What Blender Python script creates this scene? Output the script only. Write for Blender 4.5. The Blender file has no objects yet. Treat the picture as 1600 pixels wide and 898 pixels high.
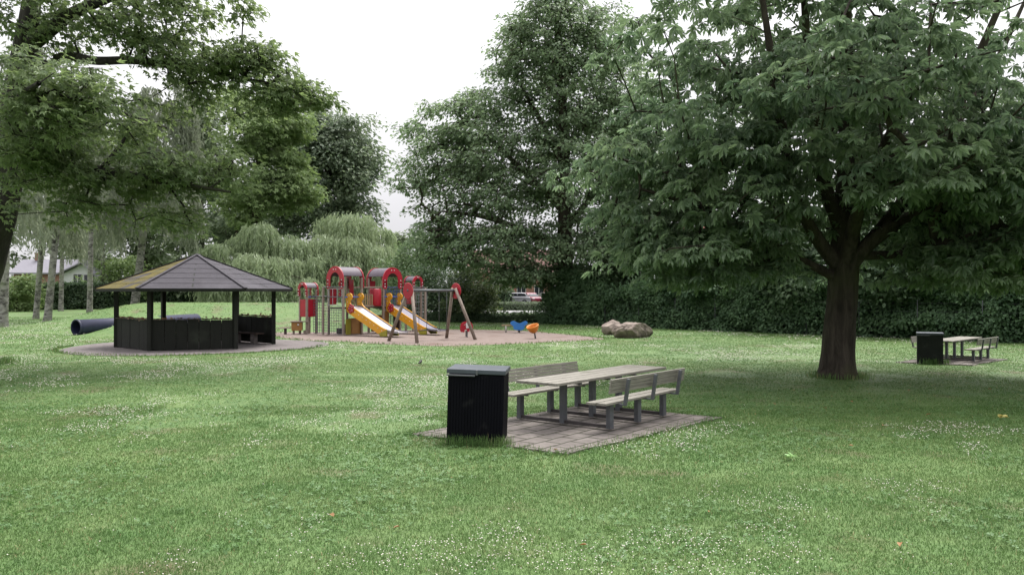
import bpy, bmesh, math, random
import numpy as np
from mathutils import Vector, Matrix

random.seed(7)
RNG = np.random.default_rng(11)
C = bpy.context.scene.collection
PI = math.pi
R = math.radians
CAM_H, F, YH = 2.25, 1280.0, 455.0


def gp(px, py, z=0.0):
    """ground point seen at a spot of the photograph (a survey of the place, metres)"""
    Y = F * (CAM_H - z) / (py - YH)
    return ((px - 800) * Y / F, Y, z)


def pz(px, py, Y):
    return ((px - 800) * Y / F, Y, CAM_H + (YH - py) * Y / F)


# ------------------------------------------------------------------ noise
def _hash(ix, iy, seed):
    n = (ix.astype(np.int64) * 374761393 + iy.astype(np.int64) * 668265263 + seed * 1442695041) & 0x7FFFFFFF
    n = ((n ^ (n >> 13)) * 1274126177) & 0x7FFFFFFF
    return ((n ^ (n >> 16)) & 0xFFFF) / 65535.0


def vnoise(x, y, seed=0):
    x = np.asarray(x, float); y = np.asarray(y, float)
    ix, iy = np.floor(x), np.floor(y)
    fx, fy = x - ix, y - iy
    fx = fx * fx * (3 - 2 * fx); fy = fy * fy * (3 - 2 * fy)
    a = _hash(ix, iy, seed); b = _hash(ix + 1, iy, seed)
    c = _hash(ix, iy + 1, seed); d = _hash(ix + 1, iy + 1, seed)
    return (a * (1 - fx) + b * fx) * (1 - fy) + (c * (1 - fx) + d * fx) * fy


def fbm(x, y, seed=0, o=3):
    s = 0; a = .5; t = 0
    for k in range(o):
        s = s + a * vnoise(x * 2 ** k, y * 2 ** k, seed + k); t += a; a *= .5
    return s / t


def sstep(a, b, x):
    t = np.clip((np.asarray(x, float) - a) / (b - a), 0, 1)
    return t * t * (3 - 2 * t)


def gz(x, y):
    """height of the lawn: flat, with a grassy mound behind the shelter and a bank over the tunnel pipe"""
    x = np.asarray(x, float); y = np.asarray(y, float)
    sig = np.where(y < 55, 4.4, 7.0)
    s = sstep(-33, -24, x) * (1 - sstep(-12, -4.5, x))
    h = 1.5 * np.exp(-((y - 55) / sig) ** 2) * s
    h = h + 1.2 * np.exp(-((x + 19.7) / 1.35) ** 2 - ((y - 43.9) / 2.0) ** 2)
    return h


# ------------------------------------------------------------------ materials
MATS = {}
KB = .75
LB = (1.24, 1.25, 1.28)


def new_mat(name):
    m = bpy.data.materials.new(name); m.use_nodes = True
    nt = m.node_tree; nt.nodes.clear()
    out = nt.nodes.new('ShaderNodeOutputMaterial')
    return m, nt, out


def N(nt, t, **kw):
    n = nt.nodes.new(t)
    for k, v in kw.items():
        if k.startswith('i_'):
            n.inputs[k[2:].replace('_', ' ')].default_value = v
        else:
            setattr(n, k, v)
    return n


def rgba(c): return (c[0], c[1], c[2], 1)


def surf(name, c1, c2=None, rough=.7, scale=6, bump=.2, metallic=0, spec=.4, stretch=(1, 1, 1), dirt=None, coat=0, bscale=None):
    """procedural surface: two tones mixed by noise, a fine bump, optional blotchy dirt"""
    if name in MATS: return MATS[name]
    m, nt, out = new_mat(name)
    c2 = c2 or tuple(v * .75 for v in c1)
    c1 = tuple(v * KB for v in c1); c2 = tuple(v * KB for v in c2)
    if dirt: dirt = (tuple(v * KB for v in dirt[0]),) + tuple(dirt[1:])
    tc = N(nt, 'ShaderNodeTexCoord'); mp = N(nt, 'ShaderNodeMapping'); mp.inputs['Scale'].default_value = stretch
    nt.links.new(tc.outputs['Object'], mp.inputs['Vector'])
    nz = N(nt, 'ShaderNodeTexNoise'); nz.inputs['Scale'].default_value = scale; nz.inputs['Detail'].default_value = 6; nz.inputs['Roughness'].default_value = .65
    nt.links.new(mp.outputs[0], nz.inputs['Vector'])
    rp = N(nt, 'ShaderNodeValToRGB'); rp.color_ramp.elements[0].position = .32; rp.color_ramp.elements[1].position = .68
    rp.color_ramp.elements[0].color = rgba(c2); rp.color_ramp.elements[1].color = rgba(c1)
    nt.links.new(nz.outputs['Fac'], rp.inputs[0])
    col = rp.outputs[0]
    if dirt:
        n2 = N(nt, 'ShaderNodeTexNoise'); n2.inputs['Scale'].default_value = dirt[1]; n2.inputs['Detail'].default_value = 5
        nt.links.new(tc.outputs['Object'], n2.inputs['Vector'])
        r2 = N(nt, 'ShaderNodeValToRGB'); r2.color_ramp.elements[0].position = dirt[2]; r2.color_ramp.elements[1].position = dirt[2] + .12
        nt.links.new(n2.outputs['Fac'], r2.inputs[0])
        mx = N(nt, 'ShaderNodeMix', data_type='RGBA')
        nt.links.new(r2.outputs[0], mx.inputs[0]); nt.links.new(col, mx.inputs[6]); mx.inputs[7].default_value = rgba(dirt[0])
        col = mx.outputs[2]
    b = N(nt, 'ShaderNodeBsdfPrincipled')
    nt.links.new(col, b.inputs['Base Color'])
    b.inputs['Roughness'].default_value = rough; b.inputs['Metallic'].default_value = metallic
    b.inputs['Specular IOR Level'].default_value = spec
    if coat: b.inputs['Coat Weight'].default_value = coat
    if bump:
        bn = N(nt, 'ShaderNodeTexNoise'); bn.inputs['Scale'].default_value = bscale or scale * 4; bn.inputs['Detail'].default_value = 5
        nt.links.new(mp.outputs[0], bn.inputs['Vector'])
        bp = N(nt, 'ShaderNodeBump'); bp.inputs['Strength'].default_value = bump; bp.inputs['Distance'].default_value = .02
        nt.links.new(bn.outputs['Fac'], bp.inputs['Height']); nt.links.new(bp.outputs[0], b.inputs['Normal'])
    nt.links.new(b.outputs[0], out.inputs[0])
    MATS[name] = m
    return m


def leaf_mat(name, ca, cb, trans=.3, rough=.5, spec=.35, tcol=None):
    """leaf: every leaf its own tone, light comes through"""
    if name in MATS: return MATS[name]
    m, nt, out = new_mat(name)
    ca = tuple(v * k for v, k in zip(ca, LB)); cb = tuple(v * k for v, k in zip(cb, LB))
    g = N(nt, 'ShaderNodeNewGeometry')
    at = N(nt, 'ShaderNodeAttribute', attribute_name='clump')
    ad = N(nt, 'ShaderNodeMath', operation='MULTIPLY_ADD'); ad.inputs[1].default_value = .5
    nt.links.new(g.outputs['Random Per Island'], ad.inputs[0])
    m2 = N(nt, 'ShaderNodeMath', operation='MULTIPLY'); m2.inputs[1].default_value = .5
    nt.links.new(at.outputs['Fac'], m2.inputs[0]); nt.links.new(m2.outputs[0], ad.inputs[2])
    mx = N(nt, 'ShaderNodeMix', data_type='RGBA')
    nt.links.new(ad.outputs[0], mx.inputs[0]); mx.inputs[6].default_value = rgba(ca); mx.inputs[7].default_value = rgba(cb)
    b = N(nt, 'ShaderNodeBsdfPrincipled'); b.inputs['Roughness'].default_value = rough; b.inputs['Specular IOR Level'].default_value = spec
    nt.links.new(mx.outputs[2], b.inputs['Base Color'])
    tr = N(nt, 'ShaderNodeBsdfTranslucent')
    hs = N(nt, 'ShaderNodeHueSaturation'); hs.inputs['Value'].default_value = 1.7; hs.inputs['Saturation'].default_value = 1.15; hs.inputs['Hue'].default_value = .485
    nt.links.new(mx.outputs[2], hs.inputs['Color']); nt.links.new(hs.outputs[0], tr.inputs['Color'])
    ms = N(nt, 'ShaderNodeMixShader'); ms.inputs[0].default_value = trans
    nt.links.new(b.outputs[0], ms.inputs[1]); nt.links.new(tr.outputs[0], ms.inputs[2])
    nt.links.new(ms.outputs[0], out.inputs[0])
    MATS[name] = m
    return m


def bark_mat(name, c1, c2, birch=False, vs=(9, 9, 1.3), bump=.9):
    if name in MATS: return MATS[name]
    m, nt, out = new_mat(name)
    tc = N(nt, 'ShaderNodeTexCoord'); mp = N(nt, 'ShaderNodeMapping'); mp.inputs['Scale'].default_value = vs
    nt.links.new(tc.outputs['Object'], mp.inputs['Vector'])
    nz = N(nt, 'ShaderNodeTexNoise'); nz.inputs['Scale'].default_value = 1.0; nz.inputs['Detail'].default_value = 8; nz.inputs['Roughness'].default_value = .7; nz.inputs['Distortion'].default_value = .6
    nt.links.new(mp.outputs[0], nz.inputs['Vector'])
    rp = N(nt, 'ShaderNodeValToRGB'); rp.color_ramp.elements[0].position = .38; rp.color_ramp.elements[1].position = .56 if birch else .68
    rp.color_ramp.elements[0].color = rgba(c2); rp.color_ramp.elements[1].color = rgba(c1)
    nt.links.new(nz.outputs['Fac'], rp.inputs[0])
    n2 = N(nt, 'ShaderNodeTexNoise'); n2.inputs['Scale'].default_value = .9; n2.inputs['Detail'].default_value = 4
    nt.links.new(tc.outputs['Object'], n2.inputs['Vector'])
    r2 = N(nt, 'ShaderNodeValToRGB'); r2.color_ramp.elements[0].position = .5; r2.color_ramp.elements[1].position = .7
    nt.links.new(n2.outputs['Fac'], r2.inputs[0])
    mx = N(nt, 'ShaderNodeMix', data_type='RGBA'); nt.links.new(r2.outputs[0], mx.inputs[0])
    nt.links.new(rp.outputs[0], mx.inputs[6]); mx.inputs[7].default_value = rgba((c1[0] * .7, c1[1] * .85, c1[2] * .55))
    b = N(nt, 'ShaderNodeBsdfPrincipled'); b.inputs['Roughness'].default_value = .9; b.inputs['Specular IOR Level'].default_value = .2
    nt.links.new(mx.outputs[2], b.inputs['Base Color'])
    bp = N(nt, 'ShaderNodeBump'); bp.inputs['Strength'].default_value = bump; bp.inputs['Distance'].default_value = .06
    nt.links.new(nz.outputs['Fac'], bp.inputs['Height']); nt.links.new(bp.outputs[0], b.inputs['Normal'])
    nt.links.new(b.outputs[0], out.inputs[0])
    MATS[name] = m
    return m


def lawn_mat(name='lawn', blades=False):
    m, nt, out = new_mat(name)
    g = N(nt, 'ShaderNodeNewGeometry')
    mp = N(nt, 'ShaderNodeMapping'); mp.inputs['Scale'].default_value = (1, 1, 0)
    nt.links.new(g.outputs['Position'], mp.inputs['Vector'])
    def nz(s, d=4):
        n = N(nt, 'ShaderNodeTexNoise'); n.inputs['Scale'].default_value = s; n.inputs['Detail'].default_value = d; n.inputs['Roughness'].default_value = .6
        nt.links.new(mp.outputs[0], n.inputs['Vector']); return n
    a = nz(.22, 6); b_ = nz(1.3, 5)
    r1 = N(nt, 'ShaderNodeValToRGB'); e = r1.color_ramp.elements
    e[0].position = .3; e[1].position = .72
    e[0].color = rgba((.069, .145, .036)); e[1].color = rgba((.144, .222, .070))
    nt.links.new(a.outputs['Fac'], r1.inputs[0])
    r2 = N(nt, 'ShaderNodeValToRGB'); e = r2.color_ramp.elements
    e[0].position = .35; e[1].position = .72
    e[0].color = rgba((.073, .153, .044)); e[1].color = rgba((.166, .232, .090))
    nt.links.new(b_.outputs['Fac'], r2.inputs[0])
    mx = N(nt, 'ShaderNodeMix', data_type='RGBA'); mx.inputs[0].default_value = .5
    nt.links.new(r1.outputs[0], mx.inputs[6]); nt.links.new(r2.outputs[0], mx.inputs[7])
    col = mx.outputs[2]
    b = N(nt, 'ShaderNodeBsdfPrincipled'); b.inputs['Specular IOR Level'].default_value = .25; b.inputs['Roughness'].default_value = .6
    if blades:
        hs = N(nt, 'ShaderNodeHueSaturation')
        mr = N(nt, 'ShaderNodeMapRange'); mr.inputs['To Min'].default_value = .78; mr.inputs['To Max'].default_value = 1.3
        nt.links.new(g.outputs['Random Per Island'], mr.inputs['Value']); nt.links.new(mr.outputs[0], hs.inputs['Value'])
        nt.links.new(col, hs.inputs['Color'])
        # dry straw blades here and there
        gt = N(nt, 'ShaderNodeMath', operation='GREATER_THAN'); gt.inputs[1].default_value = .975
        nt.links.new(g.outputs['Random Per Island'], gt.inputs[0])
        m3 = N(nt, 'ShaderNodeMix', data_type='RGBA'); nt.links.new(gt.outputs[0], m3.inputs[0])
        nt.links.new(hs.outputs[0], m3.inputs[6]); m3.inputs[7].default_value = rgba((.33, .29, .15))
        nt.links.new(m3.outputs[2], b.inputs['Base Color'])
        tr = N(nt, 'ShaderNodeBsdfTranslucent'); nt.links.new(m3.outputs[2], tr.inputs['Color'])
        ms = N(nt, 'ShaderNodeMixShader'); ms.inputs[0].default_value = .35
        nt.links.new(b.outputs[0], ms.inputs[1]); nt.links.new(tr.outputs[0], ms.inputs[2]); nt.links.new(ms.outputs[0], out.inputs[0])
    else:
        f = nz(38, 6)
        r3 = N(nt, 'ShaderNodeValToRGB'); e = r3.color_ramp.elements
        e[0].position = .36; e[1].position = .66; e[0].color = (.55, .55, .5, 1); e[1].color = (1.15, 1.15, 1.1, 1)
        nt.links.new(f.outputs['Fac'], r3.inputs[0])
        mm = N(nt, 'ShaderNodeMix', data_type='RGBA', blend_type='MULTIPLY'); mm.inputs[0].default_value = 1
        nt.links.new(col, mm.inputs[6]); nt.links.new(r3.outputs[0], mm.inputs[7])
        sl_ = nz(.55, 5); r4 = N(nt, 'ShaderNodeValToRGB'); r4.color_ramp.elements[0].position = .56; r4.color_ramp.elements[1].position = .68
        nt.links.new(sl_.outputs['Fac'], r4.inputs[0])
        m4 = N(nt, 'ShaderNodeMix', data_type='RGBA'); nt.links.new(r4.outputs[0], m4.inputs[0]); nt.links.new(mm.outputs[2], m4.inputs[6]); m4.inputs[7].default_value = rgba((.11, .10, .05))
        nt.links.new(m4.outputs[2], b.inputs['Base Color'])
        bp = N(nt, 'ShaderNodeBump'); bp.inputs['Strength'].default_value = .6; bp.inputs['Distance'].default_value = .04
        nt.links.new(f.outputs['Fac'], bp.inputs['Height']); nt.links.new(bp.outputs[0], b.inputs['Normal'])
        nt.links.new(b.outputs[0], out.inputs[0])
    return m


def brick_mat(name, c1, c2, mortar, bw, rh, ms=.02, rot=0, rough=.9, bump=.5, moss=None, offset=.5, axes='XY'):
    if name in MATS: return MATS[name]
    m, nt, out = new_mat(name)
    tc = N(nt, 'ShaderNodeTexCoord'); mp = N(nt, 'ShaderNodeMapping')
    mp.inputs['Rotation'].default_value = (R(90), 0, rot) if axes == 'XZ' else (0, 0, rot)
    nt.links.new(tc.outputs['Object'], mp.inputs['Vector'])
    nw = N(nt, 'ShaderNodeTexNoise'); nw.inputs['Scale'].default_value = 2.5
    nt.links.new(tc.outputs['Object'], nw.inputs['Vector'])
    vm = N(nt, 'ShaderNodeVectorMath', operation='MULTIPLY_ADD'); vm.inputs[1].default_value = (.05, .05, 0)
    nt.links.new(nw.outputs['Color'], vm.inputs[0]); nt.links.new(mp.outputs[0], vm.inputs[2])
    bt = N(nt, 'ShaderNodeTexBrick'); bt.offset = offset
    bt.inputs['Color1'].default_value = rgba(c1); bt.inputs['Color2'].default_value = rgba(c2); bt.inputs['Mortar'].default_value = rgba(mortar)
    bt.inputs['Scale'].default_value = 1; bt.inputs['Brick Width'].default_value = bw; bt.inputs['Row Height'].default_value = rh; bt.inputs['Mortar Size'].default_value = ms; bt.inputs['Mortar Smooth'].default_value = .3
    nt.links.new(vm.outputs[0], bt.inputs['Vector'])
    nz = N(nt, 'ShaderNodeTexNoise'); nz.inputs['Scale'].default_value = 5; nz.inputs['Detail'].default_value = 8; nz.inputs['Roughness'].default_value = .7
    nt.links.new(tc.outputs['Object'], nz.inputs['Vector'])
    rp = N(nt, 'ShaderNodeValToRGB'); rp.color_ramp.elements[0].position = .3; rp.color_ramp.elements[1].position = .7
    rp.color_ramp.elements[0].color = (.6, .58, .56, 1); rp.color_ramp.elements[1].color = (1.12, 1.1, 1.08, 1)
    nt.links.new(nz.outputs['Fac'], rp.inputs[0])
    mm = N(nt, 'ShaderNodeMix', data_type='RGBA', blend_type='MULTIPLY'); mm.inputs[0].default_value = 1
    nt.links.new(bt.outputs['Color'], mm.inputs[6]); nt.links.new(rp.outputs[0], mm.inputs[7])
    col = mm.outputs[2]
    if moss:
        n2 = N(nt, 'ShaderNodeTexNoise'); n2.inputs['Scale'].default_value = 1.7; n2.inputs['Detail'].default_value = 7
        nt.links.new(tc.outputs['Object'], n2.inputs['Vector'])
        r2 = N(nt, 'ShaderNodeValToRGB'); r2.color_ramp.elements[0].position = moss[1]; r2.color_ramp.elements[1].position = moss[1] + .15
        nt.links.new(n2.outputs['Fac'], r2.inputs[0])
        m3 = N(nt, 'ShaderNodeMix', data_type='RGBA'); nt.links.new(r2.outputs[0], m3.inputs[0]); nt.links.new(col, m3.inputs[6]); m3.inputs[7].default_value = rgba(moss[0])
        col = m3.outputs[2]
    b = N(nt, 'ShaderNodeBsdfPrincipled'); b.inputs['Roughness'].default_value = rough; b.inputs['Specular IOR Level'].default_value = .3
    nt.links.new(col, b.inputs['Base Color'])
    bp = N(nt, 'ShaderNodeBump'); bp.inputs['Strength'].default_value = bump; bp.inputs['Distance'].default_value = .02; bp.invert = True
    nt.links.new(bt.outputs['Fac'], bp.inputs['Height']); nt.links.new(bp.outputs[0], b.inputs['Normal'])
    nt.links.new(b.outputs[0], out.inputs[0])
    MATS[name] = m
    return m


# ------------------------------------------------------------------ object helpers
def link(o, parent=None):
    C.objects.link(o)
    if parent is not None: o.parent = parent
    return o


def tag(o, label=None, cat=None, group=None, kind=None):
    if label: o['label'] = label
    if cat: o['category'] = cat
    if group: o['group'] = group
    if kind: o['kind'] = kind
    return o


def thing(name, label, cat, loc=(0, 0, 0), rz=0, group=None, scale=1):
    o = bpy.data.objects.new(name, None); link(o)
    o.location = loc; o.rotation_euler = (0, 0, rz); o.scale = (scale,) * 3
    o.empty_display_size = .3
    return tag(o, label, cat, group)


def kids(o): return [c for c in bpy.data.objects if c.parent is o]


def copy_tree(o, parent=None):
    c = o.copy(); C.objects.link(c); c.parent = parent
    for ch in kids(o): copy_tree(ch, c)
    return c


class MB:
    """collects shapes into ONE mesh object"""
    def __init__(s): s.v = []; s.f = []; s.sm = []; s.mi = []; s.cur = 0

    def add(s, vs, fs, smooth=False, M=None):
        n = len(s.v)
        for p in vs:
            p = Vector(p)
            if M is not None: p = M @ p
            s.v.append((p.x, p.y, p.z))
        for f in fs:
            s.f.append(tuple(i + n for i in f)); s.sm.append(smooth); s.mi.append(s.cur)
        return s

    def box(s, c, d, M=None, bev=0.0):
        x, y, z = d[0] / 2, d[1] / 2, d[2] / 2
        T = Matrix.Translation(c)
        M = T if M is None else M @ T
        if not bev:
            vs = [(a * x, b * y, e * z) for a in (-1, 1) for b in (-1, 1) for e in (-1, 1)]
            return s.add(vs, [(0, 1, 3, 2), (4, 6, 7, 5), (0, 4, 5, 1), (2, 3, 7, 6), (0, 2, 6, 4), (1, 5, 7, 3)], False, M)
        bm = bmesh.new(); bmesh.ops.create_cube(bm, size=1)
        bmesh.ops.scale(bm, vec=(d[0], d[1], d[2]), verts=bm.verts)
        bmesh.ops.bevel(bm, geom=list(bm.edges), offset=bev, segments=2, affect='EDGES', profile=.5)
        bm.verts.index_update()
        s.add([v.co[:] for v in bm.verts], [[v.index for v in f.verts] for f in bm.faces], False, M); bm.free(); return s

    def bar(s, a, b, w, h, up=(0, 0, 1), M=None, bev=0.0):
        a = Vector(a); b = Vector(b); d = b - a; L = d.length; d.normalize()
        u = Vector(up); sd = d.cross(u)
        if sd.length < 1e-4: sd = d.cross(Vector((0, 1, 0)))
        sd.normalize(); u = sd.cross(d)
        m = Matrix((sd, d, u)).transposed().to_4x4(); m.translation = (a + b) / 2
        return s.box((0, 0, 0), (w, L, h), m if M is None else M @ m, bev)

    def tube(s, pts, r, n=8, caps=True, M=None, smooth=True):
        pts = [Vector(p) for p in pts]; k = len(pts)
        rs = r if hasattr(r, '__len__') else [r] * k
        vs = []; fs = []; pu = None
        for i, p in enumerate(pts):
            d = (pts[min(i + 1, k - 1)] - pts[max(i - 1, 0)]).normalized()
            if pu is None: pu = Vector((0, 0, 1)) if abs(d.z) < .9 else Vector((1, 0, 0))
            u = (pu - d * pu.dot(d)).normalized(); pu = u; w = d.cross(u)
            for j in range(n):
                a = 2 * PI * j / n
                vs.append(p + (u * math.cos(a) + w * math.sin(a)) * rs[i])
        for i in range(k - 1):
            for j in range(n):
                fs.append((i * n + j, i * n + (j + 1) % n, (i + 1) * n + (j + 1) % n, (i + 1) * n + j))
        if caps: fs += [tuple(range(n - 1, -1, -1)), tuple(range((k - 1) * n, k * n))]
        return s.add(vs, fs, smooth, M)

    def prism(s, poly, t, M=None, smooth=False):
        """outline in local XY extruded along Z by t (centred)"""
        n = len(poly)
        vs = [(x, y, -t / 2) for x, y in poly] + [(x, y, t / 2) for x, y in poly]
        fs = [tuple(range(n - 1, -1, -1)), tuple(range(n, 2 * n))] + [(i, (i + 1) % n, n + (i + 1) % n, n + i) for i in range(n)]
        return s.add(vs, fs, smooth, M)

    def lathe(s, prof, n=16, M=None, smooth=True):
        vs = []; fs = []
        for r, z in prof:
            for j in range(n):
                a = 2 * PI * j / n; vs.append((r * math.cos(a), r * math.sin(a), z))
        for i in range(len(prof) - 1):
            for j in range(n):
                fs.append((i * n + j, i * n + (j + 1) % n, (i + 1) * n + (j + 1) % n, (i + 1) * n + j))
        return s.add(vs, fs, smooth, M)

    def build(s, name, mat, parent=None, loc=None):
        me = bpy.data.meshes.new(name); me.from_pydata(s.v, [], s.f)
        me.polygons.foreach_set('use_smooth', s.sm)
        for q in (mat if isinstance(mat, (list, tuple)) else [mat]): me.materials.append(q)
        me.polygons.foreach_set('material_index', s.mi); me.update()
        o = bpy.data.objects.new(name, me); link(o, parent)
        if loc: o.location = loc
        return o


def mesh_np(name, verts, facelists, mat, parent=None, smooth=False, clump=None):
    me = bpy.data.meshes.new(name)
    verts = np.ascontiguousarray(verts, np.float32)
    me.vertices.add(len(verts)); me.vertices.foreach_set('co', verts.ravel())
    tot = sum(f.size for f in facelists); npoly = sum(len(f) for f in facelists)
    me.loops.add(tot); me.polygons.add(npoly)
    me.loops.foreach_set('vertex_index', np.concatenate([f.ravel() for f in facelists]).astype(np.int32))
    cnt = np.concatenate([np.full(len(f), f.shape[1], np.int32) for f in facelists])
    st = np.concatenate([[0], np.cumsum(cnt)[:-1]]).astype(np.int32)
    me.polygons.foreach_set('loop_start', st)
    try: me.polygons.foreach_set('loop_total', cnt)
    except Exception: pass
    me.polygons.foreach_set('use_smooth', np.full(npoly, smooth))
    if clump is not None:
        at = me.attributes.new('clump', 'FLOAT', 'POINT'); at.data.foreach_set('value', clump.astype(np.float32))
    me.materials.append(mat); me.update(calc_edges=True); me.validate()
    o = bpy.data.objects.new(name, me); link(o, parent)
    return o


# ------------------------------------------------------------------ foliage
def T_simple(w=.3, fold=.08, droop=.12):
    v = np.array([(0, 0, 0), (w, .45, fold), (0, 1, -droop), (-w, .45, fold)])
    return v, np.array([(0, 1, 2), (0, 2, 3)])


def T_ellipse(w=.26, fold=.06, droop=.12):
    v = np.array([(0, 0, 0), (w * .85, .3, fold), (w * .8, .68, fold - droop * .4), (0, 1, -droop), (-w * .8, .68, fold - droop * .4), (-w * .85, .3, fold)])
    return v, np.array([(0, 1, 2, 3), (0, 3, 4, 5)])


def T_multi(angs, lens, w, droop, kind='obov'):
    V = []; Fc = []
    for a, l in zip(angs, lens):
        ca, sa = math.cos(R(a)), math.sin(R(a))
        if kind == 'obov':
            pr = [(0, 0, 0), (w * .45, .35, .03), (w, .7, -droop * .35 + .03), (0, 1, -droop), (-w, .7, -droop * .35 + .03), (-w * .45, .35, .03)]
            fc = [(0, 1, 2, 3), (0, 3, 4, 5)]
        else:
            pr = [(0, 0, 0), (w, .4, .02), (0, 1, -droop), (-w, .4, .02)]
            fc = [(0, 1, 2, 3)]
        b = len(V)
        for x, y, z in pr:
            x *= l; y *= l; z *= l
            V.append((x * ca + y * sa, -x * sa + y * ca, z))
        Fc += [tuple(i + b for i in f) for f in fc]
    return np.array(V), np.array(Fc)


CHESTNUT = T_multi((-118, -75, -36, 0, 36, 75, 118), (.5, .76, .95, 1, .95, .76, .5), .165, .5)
LOBED = T_multi((-62, -22, 22, 62), (.62, .95, .95, .62), .19, .25, 'd')
BROAD = T_ellipse(.33, .06, .15)
SMALL = T_simple(.34)
NARROW = T_simple(.13, .03, .1)


def unit(a): return a / np.maximum(np.linalg.norm(a, axis=1, keepdims=True), 1e-9)


def place_leaves(name, pos, T, Nn, size, tmpl, mat, parent, clump=None):
    T = unit(T); Nn = unit(Nn - (Nn * T).sum(1, keepdims=True) * T); B = np.cross(T, Nn)
    tv, tf = tmpl; n = len(pos); k = len(tv)
    s = np.broadcast_to(np.asarray(size, float), (n,))[:, None, None]
    V = pos[:, None, :] + s * (tv[None, :, 0:1] * B[:, None, :] + tv[None, :, 1:2] * T[:, None, :] + tv[None, :, 2:3] * Nn[:, None, :])
    Fc = (tf[None] + (np.arange(n) * k)[:, None, None]).reshape(-1, tf.shape[1])
    cl = None if clump is None else np.repeat(clump, k)
    return mesh_np(name, V.reshape(-1, 3), [Fc], mat, parent, False, cl)


def sample_env(env, rng, zmin=None):
    """points inside a set of ellipsoids, thicker towards their outsides"""
    out = []
    for (cx, cy, cz, rx, ry, rz, n) in env:
        d = unit(rng.normal(size=(n, 3))); r = rng.random(n) ** .42 * (.8 + .35 * rng.random(n))
        p = d * r[:, None] * np.array((rx, ry, rz)) + np.array((cx, cy, cz))
        out.append(p)
    p = np.concatenate(out)
    if zmin is not None: p = p[p[:, 2] > zmin]
    return p


def skeleton(paths, targets, rng, arch=.2, tip=.012, power=.47, step=.8, rmax=.5):
    """paths: list of polylines [(x,y,z,r)...] already there (trunk, limbs); grows a branch to each target.
    Returns node positions, parents, radii of the grown part"""
    P = []; par = []; fixed = []
    for pl in paths:
        prev = -1
        for i in range(len(pl) - 1):
            a = np.array(pl[i]); b = np.array(pl[i + 1]); m = max(1, int(np.linalg.norm(b[:3] - a[:3]) / .5))
            for k in range(m):
                q = a + (b - a) * k / m
                P.append(q[:3]); fixed.append(q[3]); par.append(prev); prev = len(P) - 1
        P.append(np.array(pl[-1])[:3]); fixed.append(pl[-1][3]); par.append(prev)
    nf = len(P); P = np.array(P)
    base = P[0]
    okz = P[:, 2].max()
    minz = np.percentile(P[:, 2], 25)
    tr = paths[0]
    ax = np.array([q[:3] for q in tr])
    dist = np.min(np.linalg.norm(targets[:, None, :] - P[None], axis=2), axis=1)
    order = np.argsort(dist)
    Pl = np.zeros((nf + len(targets) * 14, 3)); Pl[:nf] = P; cnt = nf
    okmask = np.zeros(len(Pl), bool)
    okmask[:nf] = True
    # no branches out of the bare bole
    low = P[:, 2] < base[2] + .0 + (tr[1][2] - base[2]) * .95
    okmask[:nf][low] = False
    par = par + [0] * (len(Pl) - nf)
    w = np.zeros(len(Pl)); ends = []
    for t in order:
        q = targets[t]
        d = Pl[:cnt] - q
        L = np.sqrt((d ** 2).sum(1))
        cost = L + 1.1 * np.maximum(0, d[:, 2] + .15 * L) + np.where(okmask[:cnt], 0, 1e6)
        j = int(np.argmin(cost)); a = Pl[j].copy(); L = float(np.linalg.norm(q - a))
        m = int(min(12, max(1, round(L / step))))
        ctrl = (a + q) / 2 + np.array((0, 0, arch * L)) + rng.normal(size=3) * .09 * L
        prev = j
        for k in range(1, m + 1):
            u = k / m
            Pl[cnt] = (1 - u) ** 2 * a + 2 * u * (1 - u) * ctrl + u * u * q + (rng.normal(size=3) * .03 * L if k < m else 0)
            okmask[cnt] = True; par[cnt] = prev; prev = cnt; cnt += 1
        ends.append(prev)
    for e in ends:
        i = e
        while i >= nf:
            w[i] += 1; i = par[i]
    rad = np.minimum(rmax, tip * np.maximum(w, 1) ** power)
    rad[:nf] = fixed
    return Pl[:cnt], np.array(par[:cnt]), rad[:cnt], nf


def tubes_np(P0, P1, r0, r1, n=5):
    d = unit(P1 - P0)
    ref = np.where(np.abs(d[:, 2:3]) < .9, np.array([[0, 0, 1.0]]), np.array([[1.0, 0, 0]]))
    u = unit(np.cross(d, ref)); w = np.cross(d, u)
    a = 2 * PI * np.arange(n) / n
    ring = np.cos(a)[None, :, None] * u[:, None, :] + np.sin(a)[None, :, None] * w[:, None, :]
    ex = d * np.minimum(r0, r1)[:, None] * .5
    A = (P0 - ex)[:, None] + ring * r0[:, None, None]; B = (P1 + ex)[:, None] + ring * r1[:, None, None]
    V = np.concatenate([A, B], 1).reshape(-1, 3)
    j = np.arange(n); q = np.stack([j, (j + 1) % n, n + (j + 1) % n, n + j], 1)
    Fc = (q[None] + (np.arange(len(P0)) * 2 * n)[:, None, None]).reshape(-1, 4)
    return V, Fc


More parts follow.
